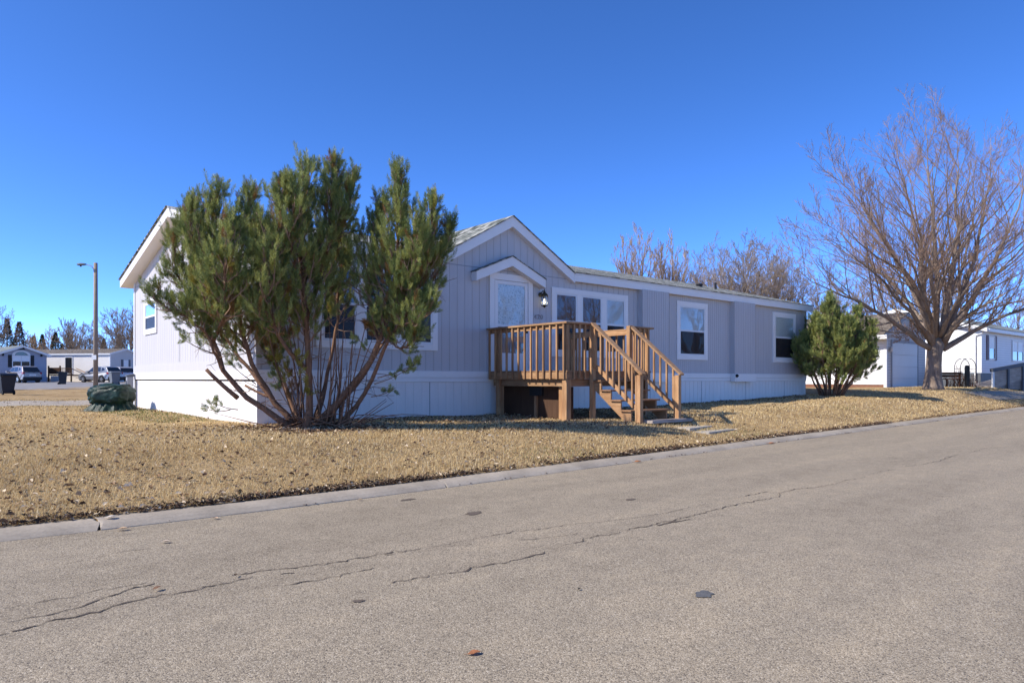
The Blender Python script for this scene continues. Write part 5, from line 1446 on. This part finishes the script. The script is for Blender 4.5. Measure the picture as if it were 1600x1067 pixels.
mb = MB(); mb.bar((2.6, 1.12, .6), (4.1, 1.12, -.05), .05, .22); mb.build('stringer', M['deck_y'], po)
for k in range(7):
    mb = MB(); x = 1.42 + .15 * k; mb.box(x, x + .04, -.04, .0, .80, 1.46); mb.build('baluster', M['ply'], po)
mb = MB(); mb.box(.3, 1.3, -.02, .0, .05, .64); mb.box(1.45, 2.0, -.02, .0, .05, .64); mb.build('lattice', M['white'], po)

# blue-fronted house
by0 = 71; q = np.array([(73 - 800) / F * by0, by0]); ang = math.atan2(.6, .8)
nrm = np.array([.8, -.6]); tan = np.array([.6, .8])
gw = 4.3; gb = float(gz(q[0], q[1]))
# gable face runs from q back along -tan; local x along tan (0 = right edge), local y into the house
bh = empty('mobile_home', (q[0], q[1], gb), math.atan2(tan[1], tan[0]), 'white-sided house with a dusky blue gable front and dark shutters across the street', 'house', 'houses across the far street')
def BH(py): return CZ + (HY - py) / F * 69.5 - gb
ze, zr2 = BH(553), BH(540.5)
mb = MB(); mb.prism([(-gw, -.5), (-gw, ze), (-gw / 2, zr2 - .05), (0, ze), (0, -.5)], 0, .12, 'y'); mb.build('gable_wall', M['lap_blue'], bh)
mb = MB(); mb.box(-gw, -gw + .1, .12, 14, -.5, ze); mb.build('side_wall', M['lap_end'], bh)
mb = MB(); mb.box(-.1, 0, .12, 14, -.5, ze); mb.build('rear_wall', M['lap_blue'], bh)
k_ = (zr2 - ze) / (gw / 2)
sheet('roof', [[(-gw - .3, 14.3, ze - .3 * k_ + .06), (-gw - .3, -.3, ze - .3 * k_ + .06), (-gw / 2, -.3, zr2 + .06), (-gw / 2, 14.3, zr2 + .06)],
               [(.3, -.3, ze - .3 * k_ + .06), (.3, 14.3, ze - .3 * k_ + .06), (-gw / 2, 14.3, zr2 + .061), (-gw / 2, -.3, zr2 + .061)]], M['shingle_grey'], bh, (0, 0, 0), .05)
mb = MB(); mb.bar((-gw - .3, -.3, ze - .3 * k_ - .06), (-gw / 2, -.3, zr2 - .06), .03, .2); mb.bar((-gw / 2, -.3, zr2 - .06), (.3, -.3, ze - .3 * k_ - .06), .03, .2); mb.build('rake_board', M['trim'], bh)
mb = MB(); mb.box(-gw - .33, -gw - .3, -.3, 14.3, ze - .3 * k_ - .18, ze - .3 * k_ + .05); mb.build('fascia', M['white'], bh)
mb = MB(); mb.box(-gw - .02, -gw + .06, -.02, .1, -.5, ze); mb.build('corner_board', M['white'], bh)
cxg = -gw / 2 - .1
fb = lambda a, o, z: (a, -o, z)
wn(bh, (cxg - .78, BH(573.5)), (cxg + .78, BH(555.5)), M['white'], fb, M['dark'], True, 'window', True)
mb = MB(); R1, R2 = .80, .55; zc = BH(555.2)
v = [(cxg + r * math.cos(t), -.05, zc + r * .62 * math.sin(t)) for t in np.linspace(0, math.pi, 17) for r in (R1, R2)]
mb.add(v, [(2 * k, 2 * k + 1, 2 * k + 3, 2 * k + 2) for k in range(16)])
mb.build('arch_trim', M['white'], bh)
mb = MB(); v = [(cxg + .52 * math.cos(t), -.04, zc + .52 * .62 * math.sin(t)) for t in np.linspace(0, math.pi, 13)]
mb.add(v, [tuple(range(13))]); mb.build('arch_pane', M['glass_dark'], bh)
mb = MB(); zc2 = BH(546.5); mb.prism([(cxg - .35, zc2), (cxg - .22, zc2 + .30), (cxg + .22, zc2 + .30), (cxg + .35, zc2)], -.04, -.001, 'y'); mb.build('gable_vent', M['dark'], bh)
for a in (-gw + .5, -.5):
    mb = MB(); mb.box(a - .08, a + .08, -.14, -.001, BH(554.5) - .15, BH(554.5) + .1); mb.build('wall_lamp', M['black_metal'], bh, bevel=.02)

# ------------------------------------------------------------------ garage and white house beyond the lawn
def on_ray(px, y): return np.array([(px - 800) / F * y, y])
gc = on_ray(1384, 31.0); ggz = float(gz(gc[0], gc[1]))
gar = empty('garage', (gc[0], gc[1], ggz), HROT, 'small white garage with a plain grey roll-up door behind the stout tree', 'garage')
def GH_(py, y=31.0): return CZ + (HY - py) / F * y - ggz
ge, gr_ = GH_(519), GH_(493, 33)
GW, GL = 4.6, 8.0
mb = MB(); mb.box(-.0, .08, .0, GL, .12, ge); mb.build('side_wall', M['lap_white'], gar)
mb = MB(); mb.box(.02, .1, .02, GL, -.4, .1195); mb.build('footing', M['brick'], gar)
mb = MB(); mb.prism([(0.081, -.3), (.081, ge), (GW / 2, gr_ - .05), (GW, ge), (GW, -.3)], -.02, .08, 'y'); mb.build('front_wall', M['lap_grey'], gar)
mb = MB(); mb.box(GW - .1, GW, .081, GL, -.3, ge); mb.box(.1, GW - .1, GL - .1, GL, -.3, ge); mb.build('rear_wall', M['lap_grey'], gar)
mb = MB(); mb.box(-.03, .08, -.05, -.021, -.2, ge); mb.box(-.031, -.001, -.05, .08, -.2, ge); mb.build('corner_board', M['white'], gar)
kk_ = (gr_ - ge) / (GW / 2)
sheet('roof', [[(-.5, GL + .2, ge - .5 * kk_ + .1), (-.5, -.12, ge - .5 * kk_ + .1), (GW / 2, -.12, gr_ + .1), (GW / 2, GL + .2, gr_ + .1)],
               [(GW + .5, -.12, ge - .5 * kk_ + .1), (GW + .5, GL + .2, ge - .5 * kk_ + .1), (GW / 2, GL + .2, gr_ + .101), (GW / 2, -.12, gr_ + .101)]], M['shingle_far'], gar, (0, 0, 0), .06)
mb = MB(); mb.box(-.53, -.5, -.25, GL + .2, ge - .5 * kk_ - .12, ge - .5 * kk_ + .06); mb.box(-.5, .0, -.2, GL, ge - .5 * kk_ - .10, ge - .5 * kk_ - .07); mb.build('fascia', M['white'], gar)
mb = MB(); mb.bar((-.5, -.11, ge - .5 * kk_ - .02), (GW / 2, -.11, gr_ - .02), .03, .16); mb.bar((GW / 2, -.11, gr_ - .02), (GW + .5, -.11, ge - .5 * kk_ - .02), .03, .16); mb.build('rake_board', M['grey_paint'], gar)
dz_ = GH_(534)
mb = MB()
for k in range(4):
    z0 = -.15 + (dz_ + .15) * k / 4; z1 = -.15 + (dz_ + .15) * (k + 1) / 4 - .012; mb.box(.62, 3.55, -.045, -.0205, z0, z1)
gd = mb.build('garage_door', paint('garage_door_paint', (.60, .60, .60), .5, .06, 1, 0), gar, bevel=.004)
mb = MB(); mb.box(.5, .615, -.055, -.0205, -.2, dz_ + .12); mb.box(3.555, 3.67, -.055, -.0205, -.2, dz_ + .12); mb.box(.615, 3.555, -.055, -.0205, dz_ + .003, dz_ + .12); mb.build('door_frame', M['grey_paint'], gar)
mb = MB(); zl = GH_(545); mb.lathe([(.05, zl - .12), (.07, zl - .1), (.07, zl + .05), (.02, zl + .12)], (.38, -.1, 0), 10); mb.build('wall_lamp', M['white'], gar)

WD = 37.0
wc = on_ray(1533, WD); wz = float(gz(wc[0], wc[1]))
wh = empty('white_house', (wc[0], wc[1], wz), HROT, 'white clapboard house with maroon shutters and a downspout beyond the stout tree', 'house')
def WH(py, y=WD): return CZ + (HY - py) / F * y - wz
we = WH(512); sb = WH(582.5)
wdp = 8.4; wr_ = we + 1.25
mb = MB(); mb.prism([(0, sb), (0, we), (wdp / 2, wr_ - .05), (wdp, we), (wdp, sb)], 0, .1, 'x'); mb.build('gable_wall', M['lap_white'], wh)
mb = MB(); mb.box(.1, 16, -.003, .1, sb, we); mb.build('front_wall', M['lap_end'], wh)
mb = MB(); mb.box(.1, 16, wdp - .1, wdp, sb, we); mb.build('rear_wall', M['lap_white'], wh)
mb = MB(); mb.box(.03, 16, .03, .12, -.4, sb - .003); mb.box(.03, .12, .12, wdp, -.4, sb - .003); mb.build('skirting', M['grey_dark'], wh)
mb = MB(); mb.box(-.02, .12, -.03, -.0035, sb, we); mb.box(-.02, -.001, -.0034, .12, sb, we); mb.build('corner_board', M['white'], wh)
kw = (wr_ - we) / (wdp / 2)
sheet('roof', [[(-.3, -.35, we - .35 * kw + .10), (16.3, -.35, we - .35 * kw + .10), (16.3, wdp / 2, wr_ + .1), (-.3, wdp / 2, wr_ + .1)],
               [(16.3, wdp + .35, we - .35 * kw + .1), (-.3, wdp + .35, we - .35 * kw + .1), (-.3, wdp / 2, wr_ + .101), (16.3, wdp / 2, wr_ + .101)]], M['shingle_grey'], wh, (0, 0, 0), .06)
mb = MB(); mb.bar((-.29, -.35, we - .35 * kw - .03), (-.29, wdp / 2, wr_ - .03), .04, .2); mb.bar((-.29, wdp / 2, wr_ - .03), (-.29, wdp + .35, we - .35 * kw - .03), .04, .2); mb.build('rake_board', M['white'], wh)
mb = MB(); mb.box(-.3, 16.3, -.36, -.33, we - .35 * kw - .12, we - .35 * kw + .06); mb.box(0, 16, -.33, -.004, we - .12, we - .10); mb.build('eave', M['trim'], wh)
mb = MB(); mb.tube([(-.1, -.42, we - .08), (-.1, -.3, we - .25), (-.07, .25, we - .4), (-.07, .25, .5), (-.12, .2, .12)], .045, 8); mb.build('downspout', M['white'], wh, smooth=True)
fw_ = lambda a, o, z: (a, -o - .003, z)
def wx_(px):  # along the front wall
    r = (px - 800) / F; return (r * wc[1] - wc[0]) / (UX[0] - r * UX[1])
a0, a1 = wx_(1544), wx_(1553.5)
wn(wh, (a0, WH(562, 38)), (a1, WH(525, 38)), M['white'], fw_, M['maroon'])
a0, a1 = wx_(1580.5), wx_(1598)
wn(wh, (a0, WH(564, 40)), (a1, WH(531, 40)), M['white'], fw_, None, True, 'window', True)

# ramp with a dark rail in front of the white house
r0 = on_ray(1549, 33.0); r1 = on_ray(1660, 35.0); rz0 = float(gz(*r0))
rmp = empty('access_ramp', (r0[0], r0[1], rz0), math.atan2(r1[1] - r0[1], r1[0] - r0[0]), 'sloping grey ramp with boarded side and dark handrail before the white house', 'ramp')
rl = float(np.linalg.norm(r1 - r0))
def RP(py, y): return CZ + (HY - py) / F * y - rz0
t0, t1 = RP(577, 33), RP(556, 34.9); u0, u1 = RP(608, 33), RP(578, 35)
mb = MB(); mb.prism([(.1, u0), (.1, t0 - .12), (rl, t1 - .12), (rl, u1 + .2)], 0, .04, 'y'); mb.build('side_panel', M['grey_wood'], rmp)
mb = MB(); mb.bar((0, 0, t0 - .05), (rl, 0, t1 - .05), .16, .16); mb.build('handrail', M['grey_dark'], rmp, bevel=.01)
for k in range(4):
    x = .06 + k * 1.1; mb = MB(); mb.box(x - .055, x + .055, -.075, -.001, -.2, t0 + (t1 - t0) * x / rl - .14); mb.build('post', M['white'] if k == 0 else M['grey_dark'], rmp)
mb = MB(); mb.prism([(.1, -.1), (rl, -.1), (rl, u1 + .1), (.1, .06)], .05, 1.3, 'y'); mb.build('walkway', M['grey_wood'], rmp)

# garden arch, bench and post by the tree
ac = on_ray(1508, 33.4); az_ = float(gz(*ac)); SA = 33.4 / F
def AH(py): return CZ + (HY - py) * SA - az_
arch = empty('garden_arch', (ac[0], ac[1], az_), R(10), 'thin wire garden arch beside the stout tree trunk', 'arch')
for yy_ in (-.18, .18):
    mb = MB(); hw_ = .42; zt = AH(560) - .0
    P = [(-hw_, yy_, -.05), (-hw_, yy_, zt - hw_)] + [(hw_ * math.cos(t), yy_, zt - hw_ + hw_ * math.sin(t)) for t in np.linspace(math.pi, 0, 12)] + [(hw_, yy_, -.05)]
    mb.tube(P, .016, 6); mb.build('hoop', M['black_metal'], arch)
mb = MB()
for zz in np.linspace(.2, AH(560) - .5, 5):
    for s in (-.42, .42): mb.tube([(s, -.18, zz), (s, .18, zz)], .011, 5)
mb.build('rung', M['black_metal'], arch)
bc = on_ray(1490, 33.0); bz2 = float(gz(*bc))
ben = empty('garden_bench', (bc[0], bc[1], bz2), R(8), 'dark rusty low bench between the stout tree and the wire arch', 'bench')
mb = MB()
for k in range(3): mb.box(-.62, .62, -.2 + .14 * k, -.08 + .14 * k, .40, .435)
mb.build('seat', M['rust'], ben)
mb = MB()
for k in range(2): mb.box(-.62, .62, .22, .25, .52 + .13 * k, .62 + .13 * k)
mb.build('backrest', M['ply'], ben)
for s in (-.5, .5):
    for yq in (-.17, .2):
        mb = MB(); mb.box(s - .03, s + .03, yq - .03, yq + .03, -.05, .4 if yq < 0 else .74); mb.build('leg', M['rust'], ben)
pc = on_ray(1511, 32.4); pz2 = float(gz(*pc))
gp_ = MB(); gp_.box(-.075, .075, -.075, .075, -.1, 1.0); gp_.prism([(-.09, 1.0), (0, 1.07), (.09, 1.0)], -.09, .09, 'y')
o = gp_.build('garden_post', M['black_metal'], bevel=.008); o.location = (pc[0], pc[1], pz2); tag(o, 'short black post in front of the wire garden arch', 'post')
# dry stalks of garden plants around the bench
for k, (px, py, hh, lab) in enumerate(((1487, 606, .75, 'dry brown stalks growing against the stout trunk'), (1502, 606, 1.1, 'taller dry brown stalks under the wire arch'), (1520, 605, .7, 'dry stalks between the black post and the downspout'))):
    y = 33.1; c = on_ray(px, y); z = float(gz(*c)); g = np.random.default_rng(200 + k); mb = MB()
    for j in range(26):
        p = np.array([g.normal(0, .16), g.normal(0, .12), 0]); d = unit(np.array([g.normal(0, .3), g.normal(0, .3), 1])); L = hh * g.uniform(.5, 1.1)
        mb.tube([p, p + d * L * .5 + g.normal(0, .03, 3), p + d * L + g.normal(0, .06, 3)], [.012, .009, .006], 4)
    o = mb.build('dry_plant', M['rust']); o.location = (c[0], c[1], z); tag(o, lab, 'plant', 'dry garden plants')
